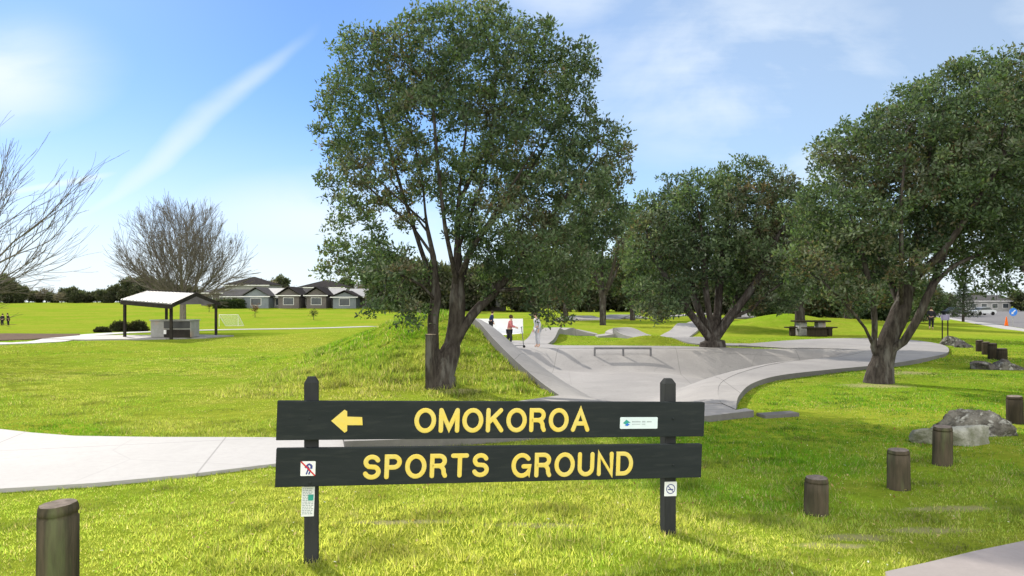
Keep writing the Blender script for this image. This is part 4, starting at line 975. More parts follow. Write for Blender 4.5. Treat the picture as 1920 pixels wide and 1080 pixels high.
for k, (px, py, h, r_, lab, dk) in enumerate([
    (107, 1168, .66, .098, 'big weathered timber bollard alone at the lower left', 0),
    (1530, 957, .315, .093, 'squat reddish edged timber bollard, nearest the sign on the right', 0),
    (1685, 912, .375, .098, 'timber bollard in the middle of the near right three', 0),
    (1767, 874, .415, .093, 'timber bollard standing in front of the pale boulder', 0),
    (1903, 795, .40, .105, 'dark timber bollard at the right edge behind the lichen boulder', 1),
    (1837, 659, .36, .17, 'farthest of the small dark posts, next to the far rocks', 1),
    (1848.5, 665, .38, .17, 'second farthest small dark post on the right lawn', 1),
    (1861, 673, .44, .17, 'tallest small dark post behind the flat rocks', 1),
    (1879, 675, .32, .19, 'small dark post rising right behind the flat rocks', 1)]):
    x, y = G(px, py); 
    if k > 4: r_ *= .72; h *= 1.15
    b_ = empty('bollard', (x, y, gz(x, y)-.01), lab, 'bollard', BO if k < 5 else 'small dark posts on the far right lawn'); bollard_parts(b_, h, r_, k+1, dk); b_.rotation_euler = (random.uniform(-.02, .02), random.uniform(-.02, .02), k)

# ---------------------------------------------------------------- boulders
def rock(lab, px, py, w, dp, h, mat, seed, rz=0, group='boulders on the right lawn', sharp=.22, squat=2.4, rock_rough=.018):
    x, y = G(px, py); y += dp*.4; x *= 1.0; z = gz(x, y)
    r = np.random.default_rng(seed); n, m = 64, 36; v = []
    dirs = r.normal(size=(9, 3)); dirs /= np.linalg.norm(dirs, axis=1)[:, None]; cut = r.uniform(.58, .9, 9)
    for j in range(m+1):
        ph = math.pi*j/m
        for i in range(n):
            th = 2*math.pi*i/n; d = np.array([math.sin(ph)*math.cos(th), math.sin(ph)*math.sin(th), math.cos(ph)])
            s_ = 1/(abs(d[0])**squat+abs(d[1])**squat+abs(d[2])**squat)**(1/squat); q = d*s_
            for a, c in zip(dirs, cut):
                e = q.dot(a)-c
                if e > 0: q = q-a*e*.93
            q = q*(1+sharp*.25*math.sin(5*q[0]+seed)*math.sin(4*q[1]+2)*math.sin(6*q[2]+1)+.022*math.sin(17*q[0]+3*q[2])*math.cos(15*q[1]+9*q[2])+rock_rough*(r.uniform(-1, 1)*.5+math.sin(31*q[0]+11*q[1])*math.sin(27*q[2]+13*q[1])))
            v.append((q[0]*w/2, q[1]*dp/2, q[2]*h+.0))
    f = [[j*n+i, j*n+(i+1) % n, (j+1)*n+(i+1) % n, (j+1)*n+i][::-1] for j in range(m) for i in range(n)]
    o_ = npmesh('boulder', v, f, M[mat], smooth=True); o_.location = (x, y, z-h*.12); o_.rotation_euler.z = rz
    return tag(o_, lab, 'boulder', group)
rock('long pale smooth boulder lying in front, behind the third bollard', 1808, 842, .98, .5, .26, 'rock_smooth', 3, .08, squat=4.5)
rock('rough lichen covered boulder behind the long pale one', 1850, 823, .98, .7, .32, 'rock', 5, -.1, sharp=.5, rock_rough=.035)
rock('big humped grey brown rock by the far posts', 1798, 648, 1.25, 1.1, .55, 'rock', 8, .3, squat=1.9)
rock('smaller dark rock touching the big humped rock', 1815, 651, .8, .7, .32, 'rock_dark', 9, .8)
rock('low dark flat rock left of the flat rock group', 1862, 693, .95, .7, .24, 'rock_dark', 11, .1, squat=3)
rock('low pale flat rock right of the flat rock group', 1895, 694, .9, .6, .26, 'rock', 14, -.2)
rock('small dark rock at the back of the flat rock group', 1885, 687, .7, .5, .22, 'rock_dark', 15, .5)

# ---------------------------------------------------------------- grind rail
D = 25.1; ra = P(1115, 653, D); rb = P(1220, 653, D)
zf = lambda x, y: float(bowl_z(np.array([x]), np.array([y]))[0])
rail = empty('grind_rail', ((ra.x+rb.x)/2, D, zf((ra.x+rb.x)/2, D)), 'low dark steel grind rail on three legs on the concrete bank', 'rail')
ro = Vector(rail.location); mb = MB(); mb.box(Vector(((ra.x+rb.x)/2, D, ra.z))-ro, (rb.x-ra.x+.06, .07, .07), bev=.01); mb.build('bar', M['steel'], rail)
for x in (ra.x, (ra.x+rb.x)/2+.02, rb.x):
    z0 = zf(x, D); mb = MB(); mb.box(Vector((x, D, (z0+ra.z-.035)/2-.02))-ro, (.065, .065, ra.z-.035-z0+.04)); mb.build('leg', M['steel'], rail)
    mb = MB(); mb.box(Vector((x, D, z0+.006))-ro, (.16, .16, .014), bev=.003)

# ---------------------------------------------------------------- shelter with barbecue bench
zs = 0.0; sh = empty('picnic_shelter', (*G(320, 636), gz(*G(320, 636))), 'open picnic shelter with pale gable roof on dark posts at the left', 'shelter')
so2 = Vector(sh.location); d_s = so2.y
drape('shelter_slab', hard([(-22.6, 33.4), (-19.5, 31.9), (-17.0, 31.5), (-14.6, 33.2), (-14.2, 35.4), (-16.6, 37.2), (-21.5, 36.4)]), lambda X, Y: base_z(X, Y)+.06, M['conc'], .8, .1)
# gable roof: ridge runs left-right-ish; pale slope faces the camera, dark gable end to the right
def pt(px, py, d): return P(px, py, d)-so2
A1, A2 = pt(226, 561, 33.6), pt(322, 569, 31.6)        # front eave, left and right
R1, R2 = pt(276, 545, 36.6), pt(366, 549, 34.6)        # ridge
E1, E2 = pt(315, 560, 39.0), pt(411, 568, 37.0)        # rear eave
def slab(a, b, c, d, th): 
    up_ = Vector((0, 0, th)); return [a, b, c, d, a-up_, b-up_, c-up_, d-up_], [[0, 1, 2, 3], [7, 6, 5, 4], [0, 4, 5, 1], [1, 5, 6, 2], [2, 6, 7, 3], [3, 7, 4, 0]]
mb = MB(); mb.add(*slab(A1, A2, R2, R1, .05)); rfp = mb.build('roof', M['roofsheet'], sh); mb = MB(); mb.add(*slab(R1, R2, E2, E1, .05)); o_ = mb.build('roof', M['roofdark'], sh)
rf2 = MB()
for k in range(14):
    t_ = (k+.5)/14; a = A1.lerp(A2, t_); b = R1.lerp(R2, t_); rf2.tube([a+Vector((0, 0, .012)), b+Vector((0, 0, .012))], .022, 4)
rf2.build('roof_rib', M['roofsheet'], rfp)
mb = MB(); u_ = Vector((0, 0, .22)); u5 = Vector((0, 0, .052))
mb.add(*slab(A1-u5+Vector((0, -.03, 0)), A2-u5+Vector((0, -.03, 0)), A2-u5+Vector((.02, .03, 0)), A1-u5+Vector((.02, .03, 0)), .2)); mb.build('fascia', M['trimdark'], sh)
mb = MB(); g1, g2, g3_ = A2-u5, R2-u5, E2-u5
mb.add([g1, g3_, g2, g1+Vector((-.05, .03, 0)), g3_+Vector((-.05, .03, 0)), g2+Vector((-.05, .03, 0))], [[0, 1, 2], [5, 4, 3], [0, 3, 4, 1], [1, 4, 5, 2], [2, 5, 3, 0]]); mb.build('gable', M['hbrown'], sh)
mb = MB()
for a, b in ((A2, R2), (R2, E2)): mb.add(*slab(a+Vector((.02, -.03, .01)), b+Vector((.02, -.03, .01)), b+Vector((.07, .0, .01)), a+Vector((.07, 0, .01)), .18))
mb.add(*slab(R1+Vector((0, -.1, .05)), R2+Vector((0, -.1, .05)), R2+Vector((0, .1, .05)), R1+Vector((0, .1, .05)), .05)); mb.build('barge_board', M['trimdark'], sh)
for px, by_, d, zt in ((234, 634, 34.2, 1.84), (321, 636, 32.2, 1.68), (405, 632, 36.4, 1.68), (312, 625, 38, 1.8)):
    q = P(px, by_, d)-so2; gzl = gz(q.x+so2.x, q.y+so2.y)-so2.z; mb = MB(); mb.box((q.x, q.y, (gzl+zt-so2.z)/2), (.11, .11, zt-so2.z-gzl)); mb.build('post', M['trimdark'], sh)
bb = empty('barbecue_bench', (*G(322, 637.5), gz(*G(322, 637.5))+.06), 'boxy grey and black barbecue cabinet on the slab under the shelter', 'barbecue')
mb = MB(); mb.box((0, .35, .40), (1.9, .9, .78), bev=.02); bd0 = mb.build('cabinet', M['steelgrey'], bb); 
mb = MB(); mb.box((0, .35, .815), (1.98, .98, .05), bev=.01); mb.build('benchtop', M['roofsheet'], bb)
mb = MB(); mb.box((.30, -.113, .60), (1.24, .012, .32), bev=.004); mb.build('panel', M['blackpanel'], bb)
mb = MB(); mb.box((.30, -.112, .20), (1.24, .010, .36), bev=.004); mb.build('door', M['trimdark'], bb)
mb = MB(); mb.box((-.25, -.13, .26), (.12, .05, .2), bev=.01); mb.build('tap_box', M['wpaint'], bb)

# ---------------------------------------------------------------- shrubs
def shrub(lab, px, py, w, h, seed):
    x, y = G(px, py); z = gz(x, y); root = empty('shrub', (x, y, z), lab, 'shrub', 'clipped dark shrubs by the path')
    r = np.random.default_rng(seed); n = 900; d = r.normal(size=(n, 3)); d /= np.linalg.norm(d, axis=1)[:, None]; d[:, 2] = abs(d[:, 2])
    rad = r.uniform(.6, 1, n)[:, None]*(1+.15*np.sin(4*d[:, :1]*3+seed)); c = d*rad*np.array([w/2, w*.4, h*.92])
    v, f, cl_ = leaves(c, 10, .1, .12, [((.03, .03, .016), 3), ((.045, .045, .022), 2), ((.06, .07, .03), 1)], seed); npmesh('crown', v, f, M['leaf'], root, col=cl_)
    mb = MB()
    for k in range(6): a = k*1.05; mb.tube([(0, 0, -.05), (w*.15*math.cos(a), w*.12*math.sin(a), h*.35), (w*.35*math.cos(a), w*.28*math.sin(a), h*.7)], [.04, .03, .012], 6)
    mb.build('stem', M['bark'], root)
shrub('left rounded dark shrub by the path near the shelter', 225, 619.5, 1.25, .62, 1)
shrub('right pointed dark shrub by the path near the shelter', 259, 618.5, 1.15, .66, 2)
shrub('tiny low dark shrub at the path edge left of the pair', 192, 622.5, .8, .2, 3)

# ---------------------------------------------------------------- picnic table
x, y = G(1520, 632); pt_ = empty('picnic_table', (x, y, gz(x, y)), 'dark double pedestal picnic table with side benches beyond the skate park', 'table')
mb = MB(); mb.box((0, 0, .76), (1.75, .85, .08), bev=.02); mb.build('tabletop', M['wooddark'], pt_)
for s_ in (-1, 1):
    mb = MB(); mb.box((s_*1.02, 0, .44), (.55, .42, .06), bev=.015); mb.box((s_*.95, 0, .22), (.22, .3, .42), bev=.02); mb.build('seat', M['wooddark'], pt_)
    mb = MB(); mb.box((0, s_*.75, .44), (1.5, .3, .06), bev=.015); mb.box((0, s_*.75, .22), (1.0, .12, .42), bev=.02); mb.build('seat', M['wooddark'], pt_)
    mb = MB(); mb.box((s_*.48, 0, .36), (.40, .5, .72), bev=.03); mb.build('pedestal', M['steelgrey'], pt_)

# ---------------------------------------------------------------- people
def skinned(name, verts, edges, rad, mat, parent, sub=2):
    me = bpy.data.meshes.new(name); me.from_pydata([tuple(q) for q in verts], edges, []); me.materials.append(mat)
    o_ = bpy.data.objects.new(name, me); C.objects.link(o_); o_.parent = parent
    s_ = o_.modifiers.new('skin', 'SKIN'); s_.use_smooth_shade = True
    for i, q in enumerate(me.skin_vertices[0].data): q.radius = (rad[i], rad[i])
    me.skin_vertices[0].data[0].use_root = True
    m_ = o_.modifiers.new('sub', 'SUBSURF'); m_.levels = sub; m_.render_levels = sub
    return o_
def person(lab, loc, h, rz, top, trou, legs, arms, hairm='hair', group=None, lean=0.05, sleeves=True):
    """x = side, -y... the figure faces +x; legs/arms: joint offsets in units of height"""
    root = empty('person', loc, lab, 'person', group, rz); s_ = h
    hip = Vector((0, 0, .53)); chest = Vector((lean*.6, 0, .74)); neck = Vector((lean, 0, .84)); head = Vector((lean*1.25, 0, .925))
    V = [hip, Vector((lean*.3, 0, .62)), chest, neck, head]; E = [(0, 1), (1, 2), (2, 3), (3, 4)]; R = [.075, .068, .082, .032, .058]
    TV = [hip, Vector((lean*.3, 0, .62)), chest, Vector((lean*.9, 0, .80))]; TE = [(0, 1), (1, 2), (2, 3)]; TR = [.084, .080, .094, .06]
    PV = [hip]; PE = []; PR = [.088]
    for sd, (knee, ank, toe) in zip((-1, 1), legs):
        hj = Vector((0, sd*.05, .50)); kn = Vector((knee[0], sd*.055, knee[1])); an = Vector((ank[0], sd*.055, ank[1])); to = Vector((toe[0], sd*.06, toe[1]))
        b_ = len(V); V += [hj, kn, an, to]; E += [(0, b_), (b_, b_+1), (b_+1, b_+2), (b_+2, b_+3)]; R += [.06, .04, .024, .022]
        b_ = len(PV); PV += [hj, kn, kn.lerp(an, .85)]; PE += [(0, b_), (b_, b_+1), (b_+1, b_+2)]; PR += [.068, .048, .034]
    for sd, (el, wr) in zip((-1, 1), arms):
        sj = Vector((lean*.85, sd*.105, .79)); e_ = Vector((el[0], sd*el[1], el[2])); w_ = Vector((wr[0], sd*wr[1], wr[2])); hd = w_+(w_-e_).normalized()*.045
        b_ = len(V); V += [sj, e_, w_, hd]; E += [(2, b_), (b_, b_+1), (b_+1, b_+2), (b_+2, b_+3)]; R += [.036, .026, .018, .020]
        dirf = (w_-e_).normalized(); sid = dirf.cross(Vector((0, 1, 0))).normalized()
        for k in range(4): q = hd+sid*(k-1.5)*.010; i_ = len(V); V += [q+dirf*.02, q+dirf*(.038+.006*(k in (1, 2)))+Vector((0, 0, -.01))]; E += [(b_+3, i_), (i_, i_+1)]; R += [.006, .005]
        i_ = len(V); V += [w_+dirf*.02+sid*.028]; E += [(b_+3, i_)]; R += [.006]
        b_ = len(TV); TV += [sj, e_, e_.lerp(w_, .9)]; TE += [(2, b_), (b_, b_+1), (b_+1, b_+2)]; TR += [.045, .034, .026]
    sc = lambda L: [q*s_ for q in L]
    skinned('body', sc(V), E, [q*s_ for q in R], M['skin'], root)
    skinned('jacket', sc(TV), TE, [q*s_ for q in TR], M[top], root); skinned('trousers', sc(PV), PE, [q*s_ for q in PR], M[trou], root)
    hm = MB(); hv = []; n = 12; m = 8
    for j in range(m+1):
        ph = math.pi*j/m
        for i in range(n): t_ = 6.2832*i/n; hv.append((head+Vector((math.sin(ph)*math.cos(t_)*.062-.014, math.sin(ph)*math.sin(t_)*.058, math.cos(ph)*.066+.016)))*s_)
    hm.add(hv, [[j*n+i, (j+1)*n+i, (j+1)*n+(i+1) % n, j*n+(i+1) % n] for j in range(m) for i in range(n)]); hm.build('hair', M[hairm], root, True)
    fc = MB(); fc.tube([(head+Vector((.056, 0, .0)))*s_, (head+Vector((.072, 0, -.012)))*s_], [.008*s_, .012*s_], 6)
    for sd in (-1, 1): fc.tube([(head+Vector((.052, sd*.02, .010)))*s_, (head+Vector((.059, sd*.02, .010)))*s_], .008*s_, 6)
    fc.tube([(head+Vector((.054, -.018, -.03)))*s_, (head+Vector((.056, .018, -.03)))*s_], .005*s_, 5); fc.build('face', M['skin'], root)
    return root
walk = (((.07, .27), (-.02, .045), (.05, .018)), ((-.06, .27), (-.19, .09), (-.15, .03)))
stand = (((.01, .27), (.0, .04), (.07, .018)), ((.0, .27), (-.03, .04), (.04, .018)))
hold = (((.06, .13, .66), (.19, .07, .62)), ((.06, .13, .66), (.19, .07, .62)))
hang = (((.0, .15, .64), (.06, .14, .50)), ((-.02, .15, .64), (.02, .14, .50)))
x, y = G(955, 652, .05)
p1 = person('child in a pink top and dark leggings stepping along the rear deck with a scooter', (x, y, .055), 1.24, math.radians(-8), 'pink', 'black', walk, hold)
scr = empty('kick_scooter', (x+.26, y-.03, .055), 'small kick scooter held by the child in the pink top', 'scooter', rz=math.radians(-8))
mb = MB(); mb.box((0, 0, .085), (.52, .11, .02), bev=.004); mb.build('deck', M['steel'], scr)
mb = MB(); mb.tube([(.28, 0, .08), (.20, 0, .78)], .016, 8); mb.tube([(.20, -.2, .78), (.20, .2, .78)], .014, 8); mb.build('handlebar', M['steel'], scr)
for xx in (-.27, .30):
    mb = MB(); mb.tube([(xx, -.013, .05), (xx, .013, .05)], .05, 14); mb.build('wheel', M['rubber'], scr)
x, y = G(1008, 651, .05)
person('person in pale grey clothes half hidden by the hanging branches', (x, y, .055), 1.35, math.radians(200), 'greycloth', 'greycloth', stand, hang)
x, y = (921-960)/F*31, 31
person('child in dark blue standing by the pale ramp behind the mound', (x, y, gz(x, y)+.3), 1.05, math.radians(20), 'navy', 'black', stand, hang)
for k, (px, lab) in enumerate(((4, 'person in black at the left picture edge on the field'), (15.5, 'person in black just right of the other one on the left of the field'))):
    dd = 78+k; x = (px-960)/F*dd; person(lab, (x, dd, gz(x, dd)-.12), 1.5, math.radians(90+k*150), 'black', 'black', stand, hang, group='two dark figures on the field')

# pale ramp behind the mound
rx, ry = (925-960)/F*33.5, 33.5
rp = []; 
for i in range(13): a = i/12*math.radians(62); rp.append((1.4*math.sin(a), 1.4*(1-math.cos(a))))
mb = MB(); Wd = 2.9; out_ = [(0, 0)]+rp+[(1.6, rp[-1][1]), (1.6, -.1), (0, -.1)]
mb.add([(-Wd/2, q[0], q[1]) for q in out_]+[(Wd/2, q[0], q[1]) for q in out_], [list(range(len(out_))), [len(out_)+i for i in range(len(out_))][::-1]]+[[i, len(out_)+i, len(out_)+(i+1) % len(out_), (i+1) % len(out_)] for i in range(len(out_))])
rmp = mb.build('skate_ramp', M['wpaint']); rmp.location = (rx, ry, gz(rx, ry)+.05); tag(rmp, 'pale curved skate ramp seen behind the mound', 'ramp')

# ---------------------------------------------------------------- houses
def house(lab, px, d, w, dep, wallh, roofh, wall, roof, kind='gable', rz=0., wins=2, zoff=0, group='row of single storey units beyond the field'):
    x = (px-960)/F*d; z = gz(x, d)+zoff; root = empty('house', (x, d, z), lab, 'house', group, rz)
    mb = MB(); mb.box((0, dep/2, wallh/2-.3), (w, dep, wallh+.6)); wl = mb.build('wall', M[wall], root)
    ov = .45
    if kind == 'gable':            # gable end faces the camera
        v = [(-w/2-ov, -ov, wallh-.15), (w/2+ov, -ov, wallh-.15), (0, -ov, wallh+roofh), (-w/2-ov, dep+ov, wallh-.15), (w/2+ov, dep+ov, wallh-.15), (0, dep+ov, wallh+roofh)]
        th = .14; mb = MB()
        for a, b, c, e in ((0, 2, 5, 3), (2, 1, 4, 5)): mb.add(*slab(*[Vector(v[q])+Vector((0, 0, th)) for q in (a, b, c, e)], th))
        mb.build('roof', M[roof], root)
        mb = MB(); mb.add([(-w/2, 0, wallh), (w/2, 0, wallh), (0, 0, wallh+roofh-.25), (-w/2, .1, wallh), (w/2, .1, wallh), (0, .1, wallh+roofh-.25)], [[0, 1, 2], [5, 4, 3], [0, 3, 4, 1], [1, 4, 5, 2], [2, 5, 3, 0]]); mb.build('gable', M[wall], root)
    elif kind == 'side':           # ridge runs across: the slope faces the camera
        v = [(-w/2-ov, -ov, wallh-.1), (w/2+ov, -ov, wallh-.1), (w/2+ov, dep/2, wallh+roofh), (-w/2-ov, dep/2, wallh+roofh), (w/2+ov, dep+ov, wallh-.1), (-w/2-ov, dep+ov, wallh-.1)]
        mb = MB()
        for q4 in ((0, 1, 2, 3), (3, 2, 4, 5)): mb.add(*slab(*[Vector(v[q])+Vector((0, 0, .14)) for q in q4], .14))
        mb.build('roof', M[roof], root)
    else:
        r2 = w/2-dep/2 if w > dep else 0; a = ov
        v = [(-w/2-a, -a, wallh), (w/2+a, -a, wallh), (w/2+a, dep+a, wallh), (-w/2-a, dep+a, wallh), (-r2, dep/2, wallh+roofh), (r2, dep/2, wallh+roofh)]
        mb = MB(); mb.add([tuple(q) for q in v], [[0, 1, 5, 4], [1, 2, 5], [2, 3, 4, 5], [3, 0, 4], [3, 2, 1, 0]]); mb.build('roof', M[roof], root)
    mb = MB(); mb.box((0, -ov-.05, wallh-.16), (w+2*ov, .08, .16)); mb.build('gutter', M['wpaint'], root)
    for k in range(wins):
        xx = (-w/2+w*(k+.5)/wins); ww = min(1.8, w/wins*.5)
        mb = MB(); mb.box((xx, -.02, wallh*.52), (ww+.16, .06, 1.36)); fr = mb.build('window', M['wpaint'], root)
        mb = MB(); mb.box((xx, -.055, wallh*.52), (ww, .03, 1.2)); mb.build('pane', M['glass'], fr)
    return root
HS = [('pale blue unit with a pointed gable, leftmost in the row', 480, 128, 4.6, 8, 2.3, 1.5, 'hblue', 'roofgrey', 'gable', 1),
      ('white roofed wing right of the pale blue unit', 512, 131, 4.2, 6, 2.1, 1.5, 'hwhite', 'roofsheet', 'side', 2),
      ('grey gabled unit, second gable in the row', 541, 127, 3.8, 8, 2.5, 1.4, 'hbrown', 'roofdark', 'gable', 1),
      ('grey roofed wing between the second and third gables', 568, 131, 4.6, 6, 2.1, 1.4, 'hbrown', 'roofgrey', 'side', 2),
      ('taupe gabled unit, third gable in the row', 593, 127, 3.6, 8, 2.5, 1.4, 'hbrown', 'roofdark', 'gable', 1),
      ('white roofed wing right of the third gable', 618, 131, 4.2, 6, 2.1, 1.5, 'hwhite', 'roofsheet', 'side', 2),
      ('blue grey unit with a low gable beside the hanging foliage', 646, 127, 4.2, 8, 2.2, 1.0, 'hblue', 'roofdark', 'gable', 1),
      ('pale wing half hidden by the hanging foliage', 680, 131, 5.2, 6, 2.1, 1.4, 'hbrown', 'roofsheet', 'side', 2),
      ('unit seen through the lower left foliage of the main tree', 722, 128, 5., 8, 2.4, 1.4, 'brick', 'roofgrey', 'gable', 2),
      ('unit just left of the main trunk', 775, 130, 6., 8, 2.4, 1.4, 'hbrown', 'roofgrey', 'side', 3),
      ('brown house beyond the mound right of the main trunk', 905, 120, 8., 8, 2.6, 1.5, 'brick', 'roofgrey', 'hip', 3),
      ('low brown unit left of the pale blue one', 440, 133, 4.5, 7, 2.2, 1.2, 'brick', 'roofgrey', 'side', 2)]
for (lab, px, d, w, dep, wh, rh, wl, rf_, kd, wn) in HS: house(lab, px, d, w, dep, wh, rh, wl, rf_, kd, wins=wn)
house('two storey house with a wide dark hip roof behind the row, left one', 462, 152, 9.5, 9, 4.6, 1.9, 'hwhite', 'roofdark', 'hip', 0., 3, group='larger houses behind the units')
house('two storey house with a dark hip roof behind the row, right one', 603, 152, 9.5, 9, 4.1, 1.7, 'hwhite', 'roofdark', 'hip', 0., 3, group='larger houses behind the units')
house('grey roofed house behind the shelter roof', 405, 152, 6.5, 9, 2.9, 1.3, 'hbrown', 'roofgrey', 'hip', 0., 2, group='larger houses behind the units')
# clipped hedge in front of the left houses and fence below
x0 = (398-960)/F*126; x1 = (455-960)/F*126; hz_ = gz((x0+x1)/2, 126)
r = np.random.default_rng(6); c_ = np.column_stack([r.uniform(0, x1-x0, 700), r.uniform(0, 1.2, 700), r.uniform(0, 1.5, 700)]); v, f, cl_ = leaves(c_, 10, .3, .35, [((.03, .05, .018), 2), ((.05, .07, .02), 1)], 5)
hd_ = npmesh('hedge', v, f, M['leaf'], col=cl_); hd_.location = (x0, 126, hz_-.1); tag(hd_, 'dark clipped hedge below the houses, right of the shelter roof', 'hedge')

# saplings, goal
def sapling(lab, px, py, d, h, col):
    x = (px-960)/F*d; z = gz(x, d); root = empty('sapling', (x, d, z), lab, 'sapling', 'young staked trees on the field edge')
    mb = MB(); mb.tube([(0, 0, -.1), (.03, 0, h*.5), (0, 0, h*.9)], [.05, .035, .01], 6)
    for k in range(5): a = k*1.3; mb.tube([(0, 0, h*.45), (.3*math.cos(a), .3*math.sin(a), h*.85)], [.02, .008], 4)
    mb.build('trunk', M['bark'], root)
    r = np.random.default_rng(int(px)); c_ = r.normal(0, .22, (60, 3))*np.array([1, 1, 1.2])+np.array([0, 0, h*.72]); v, f, cc_ = leaves(c_, 7, .14, .16, col, 3); npmesh('crown', v, f, M['leaf'], root, col=cc_)
sapling('sapling with reddish leaves on a mulch circle before the units', 478, 583, 96, 1.7, [((.16, .06, .03), 2), ((.08, .08, .02), 1)])
sapling('small green sapling before the third gable', 588, 585, 90, 1.2, [((.07, .08, .03), 1)])
sapling('thin sapling by the hedge right of the shelter roof', 392, 577, 112, 1.6, [((.09, .07, .03), 1)])
gx, gd = (428-960)/F*72, 72
gl = empty('football_goal', (gx, gd, gz(gx, gd)), 'small white goal with a pale net right of the shelter', 'goal')
mb = MB()
for q in ([(-.95, 0, 0), (-.95, 0, 1.2), (.95, .2, 1.2), (.95, .2, 0)], [(-.95, 0, 1.2), (-.7, 1.0, 0.02)], [(.95, .2, 1.2), (1.2, 1.1, 0.02)], [(-.7, 1., .02), (1.2, 1.1, .02)]): mb.tube(q, .03, 6)
mb.build('frame', M['wpaint'], gl); mb = MB()
for k in range(15):
    t_ = k/14; a = Vector((-.95, 0, 1.2)).lerp(Vector((.95, .2, 1.2)), t_); b = Vector((-.7, 1, .02)).lerp(Vector((1.2, 1.1, .02)), t_); mb.tube([a, a.lerp(b, .5)-Vector((0, .05, .06)), b], .009, 3, False)
for k in range(1, 10):
    t_ = k/10; a = Vector((-.95, 0, 1.2)).lerp(Vector((-.7, 1, .02)), t_); b = Vector((.95, .2, 1.2)).lerp(Vector((1.2, 1.1, .02)), t_); mb.tube([a, b], .009, 3, False)
mb.build('net', M['white'], gl)

# ---------------------------------------------------------------- far right: pine, signs, cars, info posts
D5 = 80; x5 = (1806-960)/F*D5; z5 = gz(x5, D5); pn = empty('norfolk_pine', (x5, D5, z5), 'small tiered dark pine standing by the road', 'tree')
mb = MB(); mb.tube([(0, 0, -.2), (0, 0, 2.5), (0, 0, 4.6)], [.16, .1, .02], 8); r = random.Random(2); cs = []
for k in range(11):
    zz = .6+k*.36; L9 = 1.75*(1-k/12)
    for j in range(7):
        a = j*.9+k*.5; e = (L9*math.cos(a), L9*math.sin(a), zz+.12); mb.tube([(0, 0, zz), e], [.03, .01], 4); cs += [(e[0]*t_, e[1]*t_, zz+.12*t_) for t_ in (.35, .5, .65, .8, .92, 1.)]
mb.build('trunk', M['bark'], pn); v, f, cc_ = leaves(np.array(cs), 9, .2, .16, [((.03, .05, .03), 2), ((.05, .065, .035), 1)], 4, .3); npmesh('crown', v, f, M['leaf'], pn, col=cc_)
def roundsign(lab, px, py, d, r_):
    q = P(px, py, d); z = gz(q.x, d); root = empty('road_sign', (q.x, d, z), lab, 'road sign'); hh = q.z-z
    mb = MB(); mb.tube([(0, .06, -.1), (0, .06, hh+r_)], .035, 8); mb.build('post', M['steelgrey'], root)
    mb = MB(); mb.tube([(0, 0, hh), (0, .02, hh)], r_, 24); mb.build('panel', M['bluesign'], root)
    mb = MB(); mb.tube([(r_*.45, -.012, hh+r_*.45), (-r_*.2, -.012, hh-r_*.2)], r_*.13, 6); mb.add([(-r_*.55, -.03, hh-r_*.55), (r_*.05, -.03, hh-r_*.45), (-r_*.45, -.03, hh+r_*.05)], [[0, 1, 2]]); mb.build('arrow', M['wpaint'], root)
roundsign('round blue road sign with a white arrow by the far road', 1900, 585, 62, .36)
cx_, cd_ = (1887-960)/F*64, 64; z = gz(cx_, cd_); cn = empty('traffic_cone', (cx_, cd_, z), 'orange cone beside the round blue sign', 'cone')
mb = MB(); mb.add(*lathe([(.16, .03), (.15, .1), (.10, .45), (.04, .85), (.03, .88)], 14)); mb.build('cone', M['orange'], cn, True); mb = MB(); mb.box((0, 0, .02), (.45, .45, .04), bev=.01); mb.build('base', M['rubber'], cn)
def car(lab, px, d, rz, mat, group='cars parked by the far road'):
    x = (px-960)/F*d; root = empty('parked_car', (x, d, gz(x, d)+.04), lab, 'car', group, rz)
    prof = [(-2.1, .35), (-2.15, .75), (-1.95, .92), (-1.2, .98), (-.65, 1.40), (.75, 1.44), (1.35, 1.02), (2.05, .88), (2.15, .55), (2.1, .3)]
    low = [(-2.1, .35), (-2.15, .75), (-1.95, .92), (1.45, .98), (2.05, .88), (2.15, .55), (2.1, .3)]
    mb = MB(); mb.prism(low, -.85, .85, lambda q: (q[0], q[2], q[1])); mb.build('body', mat, root)
    cab = [(-1.35, .94), (-.65, 1.38), (.75, 1.42), (1.40, .975)]
    mb = MB(); mb.prism(cab, -.72, .72, lambda q: (q[0], q[2], q[1])); mb.build('window', M['glass'], root)
    mb = MB(); mb.prism([(-.72, 1.385), (.80, 1.425), (.74, 1.47), (-.62, 1.44)], -.70, .70, lambda q: (q[0], q[2], q[1])); mb.build('roof', mat, root)
    for xx in (-1.35, 1.35):
        for yy_ in (-.86, .86): mb = MB(); mb.tube([(xx, yy_-.09, .32), (xx, yy_+.09, .32)], .32, 16); mb.build('wheel', M['rubber'], root)
    return root
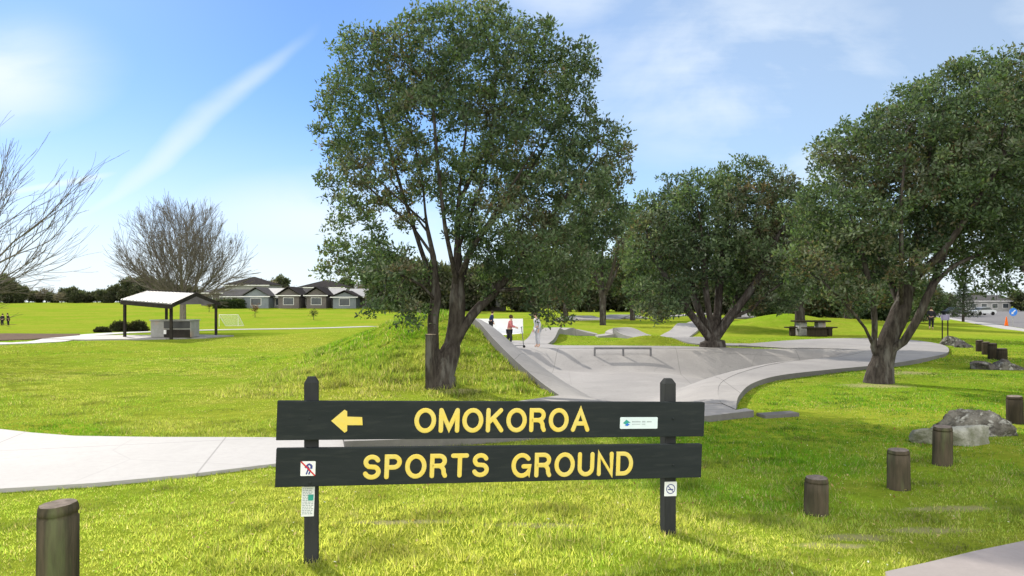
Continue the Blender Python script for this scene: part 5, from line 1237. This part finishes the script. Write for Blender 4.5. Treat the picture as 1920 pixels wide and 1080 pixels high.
M['silver'] = pmat('silver car paint', (.5, .52, .54), (.46, .48, .5), 1, .3, metal=.4); M['darkcar'] = pmat('dark car paint', (.05, .055, .065), None, 1, .3)
car('dark parked car seen just left of the small pine', 1790, 118, .3, M['darkcar']); car('silver parked car far along the road between pine and sign', 1842, 125, .2, M['silver'])
house('low pale building far down the road at the right', 1845, 190, 16, 8, 3., 1.4, 'hwhite', 'roofgrey', 'side', .1, 5, group='far buildings along the road')
xx_ = 740.; kb = 0
while xx_ < 1740:
    o_ = copy_tree(fp1); d = 118+rf.uniform(-8, 10); x = (xx_-960)/F*d; s_ = rf.uniform(.75, 1.15); o_.location = (x, d, gz(x, d)-.2); o_.scale = (s_, s_, s_*rf.uniform(.85, 1.2)); o_.rotation_euler.z = rf.uniform(0, 6)
    o_['label'] = '%s dark backdrop tree from the left, far behind the skate park' % ords[kb]; o_['group'] = 'backdrop trees far behind the skate park'; kb += 1; xx_ += rf.uniform(28, 46)
far_r = [(1760, 150, .75), (1830, 210, 1.), (1870, 200, .8), (1925, 190, 1.), (1700, 170, 1.)]
for k, (px, d, s_) in enumerate(far_r):
    o_ = copy_tree(fp1); x = (px-960)/F*d; o_.location = (x, d, gz(x, d)-.3); o_.scale = (s_, s_, s_*.8); o_.rotation_euler.z = k; o_['group'] = 'distant trees by the road'
    o_['label'] = '%s distant dark tree from the left beyond the road' % ords[k]
D6 = 33; 
for k, (px, lab, w_) in enumerate(((1772, 'slim two post notice stand with a lilac panel on the right lawn', .34),)):
    q = P(px, 612, D6); z = gz(q.x, D6); root = empty('notice_stand', (q.x, D6, z), lab, 'notice board')
    for s_ in (-1, 1): mb = MB(); mb.tube([(s_*.13, 0, -.1), (s_*.13, 0, 1.15)], .028, 8); mb.build('post', M['trimdark'], root)
    mb = MB(); mb.box((0, -.01, 1.05), (.4, .03, .26), bev=.005); M['lilac'] = pmat('lilac panel', (.3, .27, .42), None, 5, .5); mb.build('panel', M['lilac'], root)
D7 = 46; q = P(1746, 600, D7); z = gz(q.x, D7)
person('distant person in dark clothes walking on the lawn near the notice stand', (q.x, D7, z), 1.5, 1., 'black', 'black', walk, hang)
